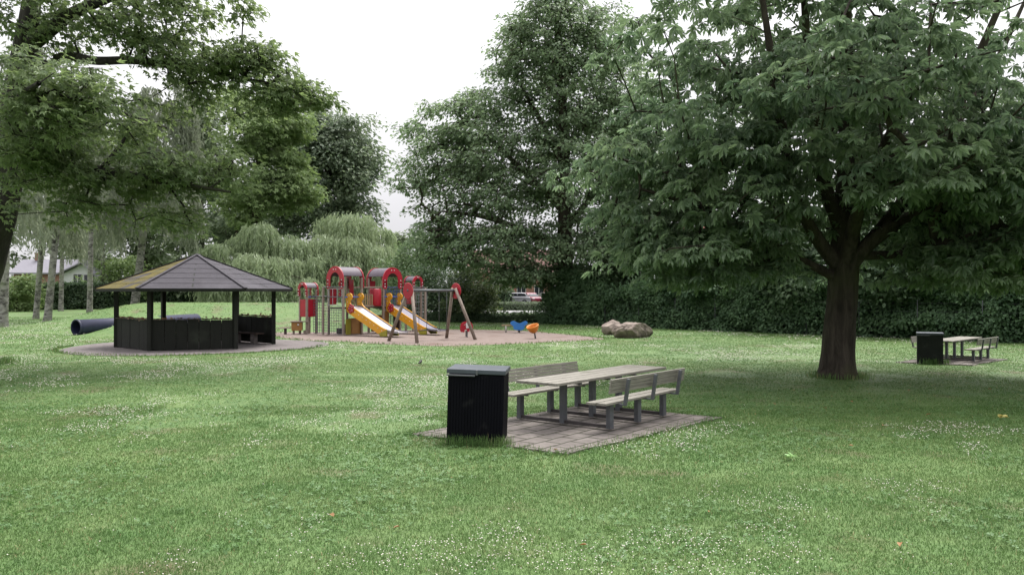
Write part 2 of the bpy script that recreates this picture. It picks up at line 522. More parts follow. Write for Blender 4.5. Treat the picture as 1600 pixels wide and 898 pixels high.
def loft_np(pl, n=20, rough=.06, flare=0, seed=0):
    """a bole or limb: rings along a polyline, lumpy, with a root flare at its foot"""
    pl = [np.array(p, float) for p in pl]
    pts = [];
    for i in range(len(pl) - 1):
        m = max(2, int(np.linalg.norm(pl[i + 1][:3] - pl[i][:3]) / .25))
        for k in range(m): pts.append(pl[i] + (pl[i + 1] - pl[i]) * k / m)
    pts.append(pl[-1]); pts = np.array(pts)
    for _ in range(3): pts[1:-1] = pts[1:-1] * .5 + (pts[:-2] + pts[2:]) * .25
    V = []; a = 2 * PI * np.arange(n) / n
    z0 = pts[0, 2]
    for i, p in enumerate(pts):
        d = pts[min(i + 1, len(pts) - 1), :3] - pts[max(i - 1, 0), :3]; d /= np.linalg.norm(d)
        ref = np.array((1.0, 0, 0)) if abs(d[2]) > .5 else np.array((0, 0, 1.0))
        u = np.cross(d, ref); u /= np.linalg.norm(u); w = np.cross(d, u)
        rr = p[3] * (1 + rough * 2 * (fbm(np.cos(a) * 1.6 + 5 + seed, np.sin(a) * 1.6 + i * .11, seed) - .5))
        if n >= 40: rr = rr * (1 + .05 * (2 * vnoise(a * 7.5 + .8 * vnoise(a * 0 + i * .3, a * 2, seed), a * 0 + i * .16, seed + 5) - 1) + .025 * (2 * vnoise(a * 17, a * 0 + i * .5, seed + 6) - 1))
        if flare:
            h = max(0.0, p[2] - z0)
            rr = rr * (1 + flare * math.exp(-h / .35) * (.55 + .7 * vnoise(a * 1.3 + seed, a * 0, seed + 3)))
        V.append(p[:3] + rr[:, None] * (np.cos(a)[:, None] * u + np.sin(a)[:, None] * w))
    V = np.concatenate(V); k = len(pts); j = np.arange(n)
    Fc = np.concatenate([np.stack([i * n + j, i * n + (j + 1) % n, (i + 1) * n + (j + 1) % n, (i + 1) * n + j], 1) for i in range(k - 1)])
    return V, Fc


def grow_tree(name, label, paths, env, bark, leaf, tmpl, size, n_leaf, spread, seed, flare=.35, arch=.2, droop=.45, tip=.012,
              zmin=None, twigs=4, cat='tree', group=None, up=.9, power=.47, sides=14, step=.8, extra=None, outw=.7, drop=0, filt=None):
    rng = np.random.default_rng(seed)
    b = paths[0][0]
    root = thing(name, label, cat, (b[0], b[1], b[2]), 0, group)
    off = np.array(b[:3])
    tg = sample_env(env, rng, zmin)
    if filt is not None: tg = tg[filt(tg)]
    if extra is not None: tg = np.concatenate([tg, extra])
    P, par, rad, nf = skeleton(paths, tg, rng, arch, tip, power, step)
    Vs = []; Fs = []; o = 0
    for i, pl in enumerate(paths):
        V, Fc = loft_np(pl, sides if i == 0 else max(7, sides - 5), .1, flare if i == 0 else 0, seed + i)
        Vs.append(V); Fs.append(Fc + o); o += len(V)
    idx = np.arange(nf, len(P)); pr = par[idx]
    r0 = np.where(pr < nf, np.minimum(rad[pr], rad[idx] * 1.5), rad[pr])
    big = rad[idx] > .05
    for sel, n in ((big, 7), (~big, 4)):
        if sel.any():
            V, Fc = tubes_np(P[pr[sel]], P[idx[sel]], r0[sel], rad[idx[sel]], n); Vs.append(V); Fs.append(Fc + o); o += len(V)
    # leaves round every branch end, and along the last stretch before it
    n = len(tg)
    k = rng.poisson(n_leaf, n); rep = np.repeat(np.arange(n), k)
    cen = tg[rep]
    dd = unit(rng.normal(size=(len(rep), 3))) * (rng.random(len(rep)) ** .45)[:, None]
    sp = np.array((spread[0], spread[0], spread[1])) * (.65 + .7 * rng.random(n))[rep][:, None]
    pos = cen + dd * sp
    pos[:, 2] -= drop * (dd[:, 0] ** 2 + dd[:, 1] ** 2) * spread[0]
    h = pos - np.array((b[0], b[1], 0)); h[:, 2] = 0; h = unit(h)
    loc = dd * np.array((1, 1, .2))
    T = h * outw + loc * .7 + rng.normal(size=pos.shape) * .45 + np.array((0, 0, -droop))
    Nn = np.array((0, 0, up)) + h * .25 + rng.normal(size=pos.shape) * .38
    cl = rng.random(n)[rep]
    sz = size * (.7 + .6 * rng.random(len(pos)))
    # twigs
    if twigs:
        sel = np.concatenate([np.nonzero(rep == -1)[0]] + [np.arange(len(pos))[rng.random(len(pos)) < twigs / max(n_leaf, 1)]])
        if len(sel):
            V, Fc = tubes_np(cen[sel], pos[sel], np.full(len(sel), tip * .7), np.full(len(sel), tip * .35), 3); Vs.append(V); Fs.append(Fc + o); o += len(V)
    tk = mesh_np('trunk', np.concatenate(Vs) - off, Fs, bark, root, True)
    cr = place_leaves('crown', pos - off, T, Nn, sz, tmpl, leaf, root, cl)
    return root


def hanging(tops, lens, rng, out, k=22, sz=.25, jit=.05, swing=.5):
    """leaf positions on strands that arch over and hang"""
    n = len(tops); m = np.maximum(3, (lens * k / lens.mean()).astype(int))
    rep = np.repeat(np.arange(n), m)
    u = np.concatenate([np.linspace(0, 1, q) for q in m])
    L = lens[rep]
    p = tops[rep] + out[rep] * (swing * L * (1 - np.exp(-3 * u)))[:, None] * .6
    p[:, 2] += L * (.10 * np.sin(np.minimum(u * 5, PI)) - u)
    p = p + rng.normal(size=p.shape) * jit
    T = out[rep] * (.6 * np.exp(-4 * u))[:, None] + np.array((0, 0, -1.0)) + rng.normal(size=p.shape) * .28
    Nn = out[rep] * .8 + rng.normal(size=p.shape) * .5 + np.array((0, 0, .25))
    return p, T, Nn, rep


EXPOSURE = 2.15
USE_DENOISE = True
# =================================================================== THE SETTING
sc = bpy.context.scene
lawn_m = lawn_mat('lawn'); blade_m = lawn_mat('grass_blade', True)

# ---- lawn sheet to the horizon
xs = np.concatenate([np.array([-900, -500, -300, -200, -140, -100, -75, -58]), np.arange(-48, 30.1, 1.0), np.array([36, 45, 60, 80, 110, 160, 250, 400, 700, 900])])
ys = np.concatenate([np.array([-120, -60, -30, -12, -4]), np.arange(0, 75.1, 1.0), np.array([82, 90, 100, 115, 135, 160, 200, 260, 350, 500, 800, 1200])])
X, Y = np.meshgrid(xs, ys); Z = gz(X, Y)
nx, ny = len(xs), len(ys)
ii = (np.arange(ny - 1)[:, None] * nx + np.arange(nx - 1)[None]).ravel()
lawn = mesh_np('lawn', np.stack([X, Y, Z], -1).reshape(-1, 3), [np.stack([ii, ii + 1, ii + nx + 1, ii + nx], 1)], lawn_m, None, True)
tag(lawn, 'mown green park lawn rising to a grassy mound', kind='structure')


def sheet(name, outline, z, mat, label, thick=.0, n_sub=0, jit=0.0, seed=3):
    pts = []
    m = len(outline)
    for i in range(m):
        a = np.array(outline[i]); b = np.array(outline[(i + 1) % m]); L = np.linalg.norm(b - a); k = max(1, int(L / n_sub)) if n_sub else 1
        for j in range(k):
            p = a + (b - a) * j / k
            if jit:
                p = p + jit * (np.array((vnoise(p[0] * 1.7, p[1] * 1.7, seed), vnoise(p[0] * 1.7, p[1] * 1.7, seed + 9))) - .5) * 2
            pts.append(p)
    mb = MB(); n = len(pts)
    vs = [(p[0], p[1], z) for p in pts] + [(p[0], p[1], z - .15) for p in pts]
    mb.add(vs, [tuple(range(n))] + [(i, n + i, n + (i + 1) % n, (i + 1) % n) for i in range(n)])
    o = mb.build(name, mat); 
    bm = bmesh.new(); bm.from_mesh(o.data); bmesh.ops.recalc_face_normals(bm, faces=bm.faces)
    bmesh.ops.triangulate(bm, faces=[f for f in bm.faces if len(f.verts) > 4]); bm.to_mesh(o.data); bm.free()
    return tag(o, label, kind='structure'), np.array(pts)


SAND_PX = [(418, 523), (445, 529), (500, 532.5), (560, 535), (620, 538.5), (690, 540.5), (760, 539), (830, 536), (900, 532.5), (944, 530),
           (930, 527), (895, 523), (850, 519), (800, 516), (740, 515), (680, 514), (600, 513.5), (500, 513.5), (440, 515.5)]
sand_m = surf('pink_grit', (.25, .195, .172), (.19, .145, .125), .95, 3, .5, dirt=((.15, .10, .08), .7, .56), bscale=60)
sand, SAND = sheet('sand', [np.array(gp(*p)[:2]) for p in SAND_PX], .008, sand_m, 'pinkish grit surface of the play area', n_sub=.8, jit=.22)

u_ang = R(52); U = np.array((math.cos(u_ang), math.sin(u_ang))); Vv = np.array((U[1], -U[0]))
SLAB = [np.array(gp(*p)[:2]) for p in ((646, 679), (882, 711.5), (1128, 654))]
SLAB.append(SLAB[0] + SLAB[2] - SLAB[1])
paver_m = brick_mat('paver', (.18, .162, .152), (.13, .117, .11), (.045, .045, .032), .46, .31, .022, rot=-u_ang, moss=((.10, .10, .06), .66))
pav, SLABP = sheet('paving', SLAB, .03, paver_m, 'square of worn concrete pavers under the nearer picnic table', n_sub=.4, jit=.05)
SLAB2 = [np.array(gp(*p)[:2]) for p in ((1400, 566.5), (1517, 571.5), (1576, 562))]
SLAB2.append(SLAB2[0] + SLAB2[2] - SLAB2[1])
pav2, SLAB2P = sheet('paving', SLAB2, .03, paver_m, 'square of concrete pavers under the farther picnic table', n_sub=.4, jit=.06, seed=8)
GC = np.array((-12.95, 33.7)); GR = 5.05
gfloor_m = brick_mat('floor_paver', (.185, .165, .168), (.15, .135, .135), (.08, .075, .07), .6, .4, .015, rot=.2)
gf, GFP = sheet('paving', [GC + (GR + .25 * math.sin(3 * a + 1)) * np.array((math.cos(a), math.sin(a) * 1.0)) for a in np.linspace(0, 2 * PI, 56, endpoint=False)], .02, gfloor_m,
                'round pale paved floor under the roofed shelter', n_sub=0, jit=0)


def in_poly(px, py, poly):
    c = np.zeros(px.shape, bool); n = len(poly)
    for i in range(n):
        x1, y1 = poly[i]; x2, y2 = poly[(i + 1) % n]
        t = ((y1 > py) != (y2 > py))
        with np.errstate(divide='ignore', invalid='ignore'):
            c ^= t & (px < (x2 - x1) * (py - y1) / (y2 - y1 + 1e-12) + x1)
    return c


# ---- road, verge beyond the gap
asph = surf('asphalt', (.32, .31, .32), (.26, .255, .26), .9, 4, .3)
mb = MB(); mb.add([(-40, 84.5, .02), (60, 84.5, .02), (60, 95, .02), (-40, 95, .02)], [(0, 1, 2, 3)])
tag(mb.build('road', asph), 'pale road beyond the park boundary', kind='structure')

# ---- sky
w = bpy.data.worlds.new('World'); sc.world = w; w.use_nodes = True
nt = w.node_tree; nt.nodes.clear()
SUN_EL, SUN_AZ = R(67), R(25)      # azimuth from +Y towards +X
sky = N(nt, 'ShaderNodeTexSky', sky_type='NISHITA'); sky.sun_disc = False; sky.sun_elevation = SUN_EL; sky.sun_rotation = SUN_AZ
sky.air_density = 1; sky.dust_density = 4; sky.ozone_density = 1
hs = N(nt, 'ShaderNodeHueSaturation'); hs.inputs['Saturation'].default_value = .25
nt.links.new(sky.outputs[0], hs.inputs['Color'])
tc = N(nt, 'ShaderNodeTexCoord')
nz = N(nt, 'ShaderNodeTexNoise'); nz.inputs['Scale'].default_value = 2.2; nz.inputs['Detail'].default_value = 5; nz.inputs['Roughness'].default_value = .5
nt.links.new(tc.outputs['Generated'], nz.inputs['Vector'])
rp = N(nt, 'ShaderNodeValToRGB'); rp.color_ramp.elements[0].position = .3; rp.color_ramp.elements[1].position = .7
rp.color_ramp.elements[0].color = (9.0, 8.9, 9.3, 1); rp.color_ramp.elements[1].color = (12.2, 12.05, 12.3, 1)
nt.links.new(nz.outputs['Fac'], rp.inputs[0])
mx = N(nt, 'ShaderNodeMix', data_type='RGBA'); mx.inputs[0].default_value = .8
nt.links.new(hs.outputs[0], mx.inputs[6]); nt.links.new(rp.outputs[0], mx.inputs[7])
# overcast: the vault is brighter overhead than at the horizon
sx = N(nt, 'ShaderNodeSeparateXYZ'); nt.links.new(tc.outputs['Generated'], sx.inputs[0])
mz = N(nt, 'ShaderNodeMapRange'); mz.inputs['From Min'].default_value = 0; mz.inputs['From Max'].default_value = 1; mz.inputs['To Min'].default_value = .38; mz.inputs['To Max'].default_value = 1.15
nt.links.new(sx.outputs['Z'], mz.inputs['Value'])
vm = N(nt, 'ShaderNodeVectorMath', operation='SCALE'); nt.links.new(mx.outputs[2], vm.inputs[0]); nt.links.new(mz.outputs[0], vm.inputs['Scale'])
bg = N(nt, 'ShaderNodeBackground'); bg.inputs['Strength'].default_value = .05
nt.links.new(vm.outputs[0], bg.inputs['Color'])
wo = N(nt, 'ShaderNodeOutputWorld'); nt.links.new(bg.outputs[0], wo.inputs[0])
sl = bpy.data.lights.new('sun', 'SUN'); sl.energy = 1.25; sl.angle = R(32); sl.color = (1, .97, .92)
so = bpy.data.objects.new('sun', sl); link(so)
sd = Vector((math.sin(SUN_AZ) * math.cos(SUN_EL), math.cos(SUN_AZ) * math.cos(SUN_EL), math.sin(SUN_EL)))
so.rotation_euler = sd.to_track_quat('Z', 'Y').to_euler()
so.location = (0, 0, 40)

# ---- camera
cd = bpy.data.cameras.new('camera'); cd.sensor_width = 36; cd.lens = F / 1600 * 36; cd.clip_end = 3000; cd.clip_start = .1
co = bpy.data.objects.new('camera', cd); link(co); co.location = (0, 0, CAM_H)
co.rotation_euler = (R(90) + math.atan((YH - 449) / F), 0, 0)
sc.camera = co
sc.view_settings.view_transform = 'Standard'; sc.view_settings.look = 'None'; sc.view_settings.gamma = 1
sc.view_settings.exposure = EXPOSURE
sc.render.film_transparent = False
sc.cycles.max_bounces = 7; sc.cycles.diffuse_bounces = 3; sc.cycles.glossy_bounces = 2; sc.cycles.transmission_bounces = 3
sc.cycles.use_denoising = USE_DENOISE
sc.cycles.caustics_reflective = False; sc.cycles.caustics_refractive = False

# =================================================================== GRASS (stuff)
def grass_band(y0, y1, dens, w, h, seg, seed, xr=1.0):
    rng = np.random.default_rng(seed)
    half = lambda y: .66 * y * xr + .8
    area = (half(y0) + half(y1)) * (y1 - y0)
    n = int(area * dens)
    y = np.sqrt(rng.random(n) * (y1 ** 2 - y0 ** 2) + y0 ** 2); x = (rng.random(n) * 2 - 1) * half(y)
    cl = fbm(x * 2.3, y * 2.3, 4); keep = rng.random(n) < .45 + .9 * cl
    for poly in (SAND, SLAB2P): keep &= ~in_poly(x, y, poly)
    jx = x + (vnoise(x * 3, y * 3, 5) - .5) * .28; jy = y + (vnoise(x * 3, y * 3, 6) - .5) * .28
    keep &= ~in_poly(jx, jy, SLABP)
    keep &= rng.random(n) < sstep(.45, 1.5, np.hypot(x - TR[0], y - TR[1]) * (.7 + .6 * vnoise(x * 2, y * 2, 12)))
    keep &= rng.random(n) < 1 - .7 * sstep(.62, .72, fbm(x * .5, y * .5, 33, 3))
    keep &= ((x - GC[0]) ** 2 + (y - GC[1]) ** 2 > (GR - .1 + .2 * vnoise(x, y, 8)) ** 2)
    x, y = x[keep], y[keep]; n = len(x)
    z = gz(x, y)
    hh = h * (.45 + .8 * rng.random(n)) * (.7 + .6 * fbm(x * 1.1, y * 1.1, 21))
    ww = w * (.7 + .6 * rng.random(n))
    a = rng.random(n) * 2 * PI; lean = rng.random(n) ** .6 * 1.35
    fx, fy = np.cos(a), np.sin(a)
    b2 = rng.random(n) * 2 * PI
    sx, sy = np.cos(b2), np.sin(b2)
    base = np.stack([x, y, z], 1)
    side = np.stack([sx, sy, 0 * x], 1) * ww[:, None] / 2
    l1 = np.stack([fx * lean * .35, fy * lean * .35, np.full(n, .6)], 1) * hh[:, None]
    l2 = np.stack([fx * lean * 1.1, fy * lean * 1.1, 1.0 - .35 * lean], 1) * hh[:, None]
    if seg == 2:
        V = np.stack([base - side, base + side, base + l1 + side * .8, base + l1 - side * .8, base + l2], 1).reshape(-1, 3)
        k = np.arange(n)[:, None] * 5
        return V, np.concatenate([k, k + 1, k + 2, k + 3], 1), np.concatenate([k + 3, k + 2, k + 4], 1)
    V = np.stack([base - side, base + side, base + l2], 1).reshape(-1, 3)
    k = np.arange(n)[:, None] * 3
    return V, None, np.concatenate([k, k + 1, k + 2], 1)


TR = np.array((8.5, 21.4))
Vs, Q, Tt, o = [], [], [], 0
for b in ((5.6, 10, 3600, .0055, .038, 2, 1), (10, 16, 1900, .008, .038, 2, 2), (16, 26, 800, .014, .040, 1, 3), (26, 42, 240, .028, .042, 1, 4), (42, 72, 50, .06, .05, 1, 5)):
    V, q, t = grass_band(*b)
    Vs.append(V)
    if q is not None: Q.append(q + o)
    Tt.append(t + o); o += len(V)


def tuft_ring(pts, n_each, rad, h, w, seed):
    """longer unmown grass round the feet of things"""
    rng = np.random.default_rng(seed); pts = np.array(pts)
    c = pts[rng.integers(len(pts), size=n_each * len(pts))]
    xy = c + rng.normal(size=c.shape) * rad; n = len(xy)
    z = gz(xy[:, 0], xy[:, 1]); hh = h * (.35 + .9 * rng.random(n)); ww = w * (.7 + .6 * rng.random(n))
    a = rng.random(n) * 2 * PI; le = rng.random(n) * .5
    base = np.stack([xy[:, 0], xy[:, 1], z], 1); side = np.stack([np.cos(a * 3), np.sin(a * 3), 0 * a], 1) * ww[:, None] / 2
    l1 = np.stack([np.cos(a) * le * .3, np.sin(a) * le * .3, 0 * a + .6], 1) * hh[:, None]; l2 = np.stack([np.cos(a) * le, np.sin(a) * le, 1 - .3 * le], 1) * hh[:, None]
    V = np.stack([base - side, base + side, base + l1 + side * .8, base + l1 - side * .8, base + l2], 1).reshape(-1, 3); k = np.arange(n)[:, None] * 5
    return V, np.concatenate([k, k + 1, k + 2, k + 3], 1), np.concatenate([k + 3, k + 2, k + 4], 1)


def seg_pts(a, b, n): return [np.array(a) + (np.array(b) - np.array(a)) * t for t in np.linspace(0, 1, n)]


BIN1 = np.array((-.52, 12.35)); BIN2 = np.array((13.05, 25.6))
TR = np.array((8.5, 21.4))
for args in ((seg_pts(BIN1 + (-.48, -.38), BIN1 + (.46, -.47), 14), 45, .05, .17, .007, 31),
             (seg_pts(SLAB[0], SLAB[1], 26), 34, .10, .085, .007, 32), (seg_pts(SLAB[1], SLAB[2], 40), 32, .10, .08, .007, 33),
             (seg_pts(SLAB[2], SLAB[3], 30), 22, .07, .08, .008, 34), (seg_pts(SLAB[3], SLAB[0], 34), 22, .07, .08, .008, 35),
             ([TR + .62 * np.array((math.cos(a), math.sin(a))) for a in np.linspace(0, 2 * PI, 26)], 26, .13, .17, .012, 36),
             (seg_pts(BIN2 + (-.4, -.4), BIN2 + (.4, -.4), 8), 26, .06, .2, .014, 37),
             ([GC + (GR + .1) * np.array((math.cos(a), math.sin(a))) for a in np.linspace(PI, 2 * PI, 90)], 14, .1, .1, .018, 38),
             ([SAND[i] for i in range(len(SAND))], 30, .3, .09, .024, 39),
             ([np.array((-16.6, 25.3)) + .9 * np.array((math.cos(a), math.sin(a))) for a in np.linspace(0, 2 * PI, 26)], 30, .2, .22, .018, 40)):
    V, q, t = tuft_ring(*args); Vs.append(V); Q.append(q + o); Tt.append(t + o); o += len(V)
grass = mesh_np('grass', np.concatenate(Vs), [np.concatenate(Q), np.concatenate(Tt)], blade_m)
tag(grass, 'short mown grass covering the whole lawn', 'grass', kind='stuff')

# ---- white clover heads scattered in drifts
rng = np.random.default_rng(77)


def flowers(n, y0, y1, thr, seed, r):
    y = np.sqrt(rng.random(n) * (y1 ** 2 - y0 ** 2) + y0 ** 2); x = (rng.random(n) * 2 - 1) * (.68 * y + .5)
    f = fbm(x * .42 + 3, y * .3, seed, 3) * .65 + fbm(x * 2.1, y * 1.6, seed + 5, 2) * .35
    k = rng.random(n) < sstep(thr, thr + .12, f) + .007
    for poly in (SAND, SLABP, SLAB2P): k &= ~in_poly(x, y, poly)
    k &= ((x - GC[0]) ** 2 + (y - GC[1]) ** 2 > (GR + .1) ** 2)
    k &= ((x - TR[0]) ** 2 + ((y - TR[1] + 1)) ** 2 > (4.6 + 3 * vnoise(x * .7, y * .7, 3)) ** 2)
    x, y = x[k], y[k]; m = len(x)
    c = np.stack([x, y, gz(x, y) + .03 + .03 * rng.random(m)], 1); rr = r * (.6 + .7 * rng.random(m))
    o8 = np.array([(1, 0, 0), (0, 1, 0), (-1, 0, 0), (0, -1, 0), (0, 0, .75), (0, 0, -.6)])
    V = (c[:, None] + rr[:, None, None] * o8[None]).reshape(-1, 3)
    fc = np.array([(0, 1, 4), (1, 2, 4), (2, 3, 4), (3, 0, 4), (1, 0, 5), (2, 1, 5), (3, 2, 5), (0, 3, 5)])
    return V, (fc[None] + (np.arange(m) * 6)[:, None, None]).reshape(-1, 3)


Vs, Fs, o = [], [], 0
for a in ((16000, 6, 11, .55, 3, .0062), (26000, 11, 19, .545, 3, .0085), (48000, 19, 34, .53, 3, .0125), (25000, 34, 60, .52, 3, .020)):
    V, f = flowers(*a); Vs.append(V); Fs.append(f + o); o += len(V)
white_m = surf('clover_white', (.95, .91, .84), (.66, .60, .52), .8, 90, 0)
tag(mesh_np('clover_flowers', np.concatenate(Vs), [np.concatenate(Fs)], white_m), 'white clover heads scattered in drifts over the lawn', 'flowers', kind='stuff')

# low broad clover leaves mixed in the near turf
n = 26000
y = np.sqrt(rng.random(n) * (20 ** 2 - 5.6 ** 2) + 5.6 ** 2); x = (rng.random(n) * 2 - 1) * (.67 * y + .5)
k = rng.random(n) < sstep(.48, .64, fbm(x * .6 + 3, y * .5, 3, 3))
k &= ~in_poly(x, y, SLABP)
x, y = x[k], y[k]; n = len(x)
pos = np.stack([x, y, .018 + .03 * rng.random(n)], 1)
cl_m = leaf_mat('clover_leaf', (.045, .098, .03), (.085, .155, .052), .2, .5, .3)
tag(place_leaves('clover_leaves', pos, np.stack([rng.normal(size=n), rng.normal(size=n), rng.normal(size=n) * .2], 1), np.array((0, 0, 1.0)) + rng.normal(size=(n, 3)) * .3,
                 .022 + .014 * rng.random(n), T_multi((0, 120, 240), (1, 1, 1), .45, .05), cl_m, None, rng.random(n)), 'low clover leaves growing through the grass', 'clover', kind='stuff')

# a few dry leaves
dry_m = leaf_mat('dry_leaf', (.20, .10, .045), (.30, .19, .09), .1)
for i, (px, py) in enumerate(((706, 751), (620, 829), (519, 810), (1108, 805), (911, 857), (1330, 630), (1300, 622), (868, 706), (1405, 856), (1350, 590), (1290, 640), (1420, 612), (1210, 634), (1500, 628), (1450, 650), (1240, 612), (1380, 668), (1546, 610), (1180, 650), (1330, 700))):
    g = gp(px, py); tv, tf = T_ellipse(.32, .12, .3)
    mb = MB(); s = .05 + .015 * (i % 3); mb.add([(p[0] * s, p[1] * s - s / 2, p[2] * s) for p in tv], [tuple(q) for q in tf])
    o = mb.build('fallen_leaf', dry_m); o.location = (g[0], g[1], .05); o.rotation_euler = (.15, .2, i * 1.9)
    tag(o, 'small dry brown leaf lying on the mown lawn', 'leaf', 'dry leaves lying on the lawn')
# pale yellow fallen spray near the right edge
for (px, py, s, lab, ca, cb) in ((1566, 655, .12, 'pale yellow fallen leaf spray on the shaded lawn under the chestnut', (.36, .31, .10), (.46, .4, .15)),
                                 (1236, 719, .13, 'light green broad weed rosette flat in the lawn beyond the paved square', (.14, .26, .09), (.2, .32, .12))):
    g = gp(px, py); m = 12
    o = place_leaves('leaf_spray' if lab[0] == 'p' else 'weed_plant', np.stack([rng.normal(size=m) * .1 * s, rng.normal(size=m) * .1 * s, .04 + .04 * rng.random(m)], 1),
                     np.stack([rng.normal(size=m), rng.normal(size=m), .2 + 0 * rng.random(m)], 1), np.array((0, 0, 1.0)) + rng.normal(size=(m, 3)) * .25, s * (.5 + .4 * rng.random(m)), BROAD,
                     leaf_mat('pale_leaf' if lab[0] == 'p' else 'weed_leaf', ca, cb, .2), None, rng.random(m))
    o.location = (g[0], g[1], 0); tag(o, lab, 'leaf' if lab[0] == 'p' else 'weed')
# =================================================================== PICNIC SETS AND BINS
slat_m = surf('weathered_slat', (.34, .32, .275), (.19, .177, .15), .75, 3, .35, stretch=(14, 1, 14), dirt=((.19, .185, .14), 1.5, .6))
steel_m = surf('galvanised', (.15, .157, .172), (.10, .106, .118), .5, 5, .12, metallic=.25, spec=.5, dirt=((.16, .16, .16), 2.2, .63))
rail_m = surf('rusty_rail', (.075, .065, .066), (.045, .04, .038), .8, 5, .3)


def picnic(label, loc, rz, sc_=1.0):
    """local: x across the set, y along the tabletop; three steel frames"""
    t = thing('picnic_table', label, 'picnic table', loc, rz, 'picnic tables with benches', sc_)
    FY = (0, .9, 1.8)
    m = MB()
    for i, x in enumerate((-.315, -.105, .105, .315)):
        m.box((x, 1.05 + .015 * (i % 2), .755), (.186, 3.62 + .03 * (i % 2), .045), None, .007)
    m.build('tabletop', slat_m, t)
    m = MB()
    for y in FY: m.box((0, y, .712), (.70, .06, .036))
    m.build('top_bearer', steel_m, t)
    for y in FY:
        m = MB(); m.box((0, y, .36), (.085, .12, .665), None, .008); m.build('table_leg', steel_m, t)
        m = MB(); m.box((0, y, .058), (1.80, .06, .055), None, .006); m.build('base_rail', rail_m, t)
    for s in (-1, 1):
        b0, b1 = (-.42, 2.1)
        m = MB()
        for k, x in enumerate((.80, .99)):
            m.box((s * x, (b0 + b1) / 2 + .02 * k, .462), (.163, b1 - b0, .04), None, .007)
        m.build('seat', slat_m, t)
        m = MB()
        tilt = R(9)
        M = Matrix.Translation((s * 1.13, (b0 + b1) / 2 + .04, .72)) @ Matrix.Rotation(s * tilt, 4, 'Y')
        for q in (.112, .054, -.004, -.062): m.box((0, 0, q), (.032, b1 - b0, .052), M, .005)
        m.build('backrest', slat_m, t)
        for y in FY:
            m = MB(); m.box((s * .9, y, .225), (.085, .11, .40), None, .008); m.build('bench_leg', steel_m, t)
            m = MB(); m.box((s * .96, y, .43), (.44, .05, .024)); m.build('seat_bearer', steel_m, t)
            m = MB(); m.bar((s * 1.178, y, .42), (s * 1.178 + s * .068, y, .845), .055, .05, (1, 0, 0), None, .004); m.build('back_support', steel_m, t)
    return t


P1 = np.array((.855, 13.66))
picnic('long grey slatted picnic table with backed benches on the pavers beside the nearer black bin', (P1[0], P1[1], .03), R(52) - R(90))
P2 = np.array((13.95, 26.3))
picnic('smaller grey picnic table with backed benches far off beyond the chestnut trunk', (P2[0], P2[1], .03), R(45) - R(90), .86)

black_m = surf('black_cladding', (.004, .004, .0075), (.0025, .0025, .0045), .65, 3, .25, spec=.08, stretch=(1, 1, .2), dirt=((.02, .02, .022), 3.2, .63))
lid_m = surf('grey_lid', (.085, .10, .125), (.065, .078, .095), .45, 4, .1, metallic=.2, spec=.5)


grey_clad = surf('grey_cladding', (.026, .029, .028), (.016, .018, .018), .7, 3, .25, spec=.2, dirt=((.04, .045, .04), 3, .6))


def bin_(label, loc, rz, s, tilt, clad):
    t = thing('litter_bin', label, 'litter bin', loc, rz, None, s)
    t.rotation_euler = (0, R(tilt), rz)
    W, D, H = .82, .74, 1.03
    m = MB(); n = 19
    m.box((0, 0, H / 2), (W - .03, D - .03, H - .01))
    for i in range(n):
        x = -W / 2 + W * (i + .5) / n
        for s2 in (-1, 1): m.box((x, s2 * (D / 2 - .004), H / 2), (W / n - .004, .014, H), None, .003)
    for i in range(17):
        y = -D / 2 + D * (i + .5) / 17
        for s2 in (-1, 1): m.box((s2 * (W / 2 - .004), y, H / 2 - .002), (.014, D / 17 - .004, H - .004), None, .003)
    m.build('body', clad, t)
    m = MB(); m.box((0, 0, H + .045), (W + .05, D + .05, .07), None, .01)
    lid = m.build('lid', lid_m, t)
    m = MB(); m.box((-.22, -D / 2 - .045, H - .01), (.42, .03, .022), None, .005); m.box((.012, -D / 2 - .034, H + .035), (.03, .016, .075), None, .004)
    m.build('latch_bar', steel_m, lid)
    return t


bin_('tall black ribbed litter bin with grey lid at the nearer paved square', (BIN1[0], BIN1[1], .0), R(-5), 1.0, 1.6, black_m)
bin_('small distant black litter bin beside the farther picnic table', (BIN2[0], BIN2[1], .0), R(-25), .87, 0, grey_clad)

# =================================================================== ROOFED SHELTER
GA = R(18)
sg = thing('garden_shelter', 'dark six-sided timber shelter with mossy felt roof on a paved circle', 'shelter', (GC[0], GC[1], .02), GA)
dark_m = surf('dark_stain', (.022, .024, .019), (.012, .013, .011), .75, 4, .4, spec=.25, stretch=(6, 6, .7), dirt=((.036, .042, .032), 1.2, .58))
felt_m = surf('roof_felt', (.060, .053, .068), (.038, .034, .043), .85, 7, .4, dirt=((.075, .068, .083), .8, .52), bscale=90)
moss_m = surf('mossy_felt', (.15, .115, .014), (.07, .063, .018), .95, 3.0, .8, dirt=((.05, .045, .055), .8, .53), bscale=30)
RE, RP, ZE, ZA = 3.80, 3.02, 2.32, 3.72


def hexp(r, k, z): a = R(60 * k); return Vector((r * math.cos(a), r * math.sin(a), z))


def roof_face(mb, k, n=7):
    for i in range(n):
        f0, f1 = i / n, (i + 1) / n + .012
        a0, b0 = hexp(RE * (1 - f0), k, ZE + (ZA - ZE) * f0 + .019), hexp(RE * (1 - f0), k + 1, ZE + (ZA - ZE) * f0 + .019)
        f1 = min(f1, .995)
        a1, b1 = hexp(RE * (1 - f1), k, ZE + (ZA - ZE) * f1 + .006), hexp(RE * (1 - f1), k + 1, ZE + (ZA - ZE) * f1 + .006)
        dz = Vector((0, 0, -.018))
        mb.add([a0, b0, b1, a1, a0 + dz, b0 + dz], [(0, 1, 2, 3), (4, 5, 1, 0)])


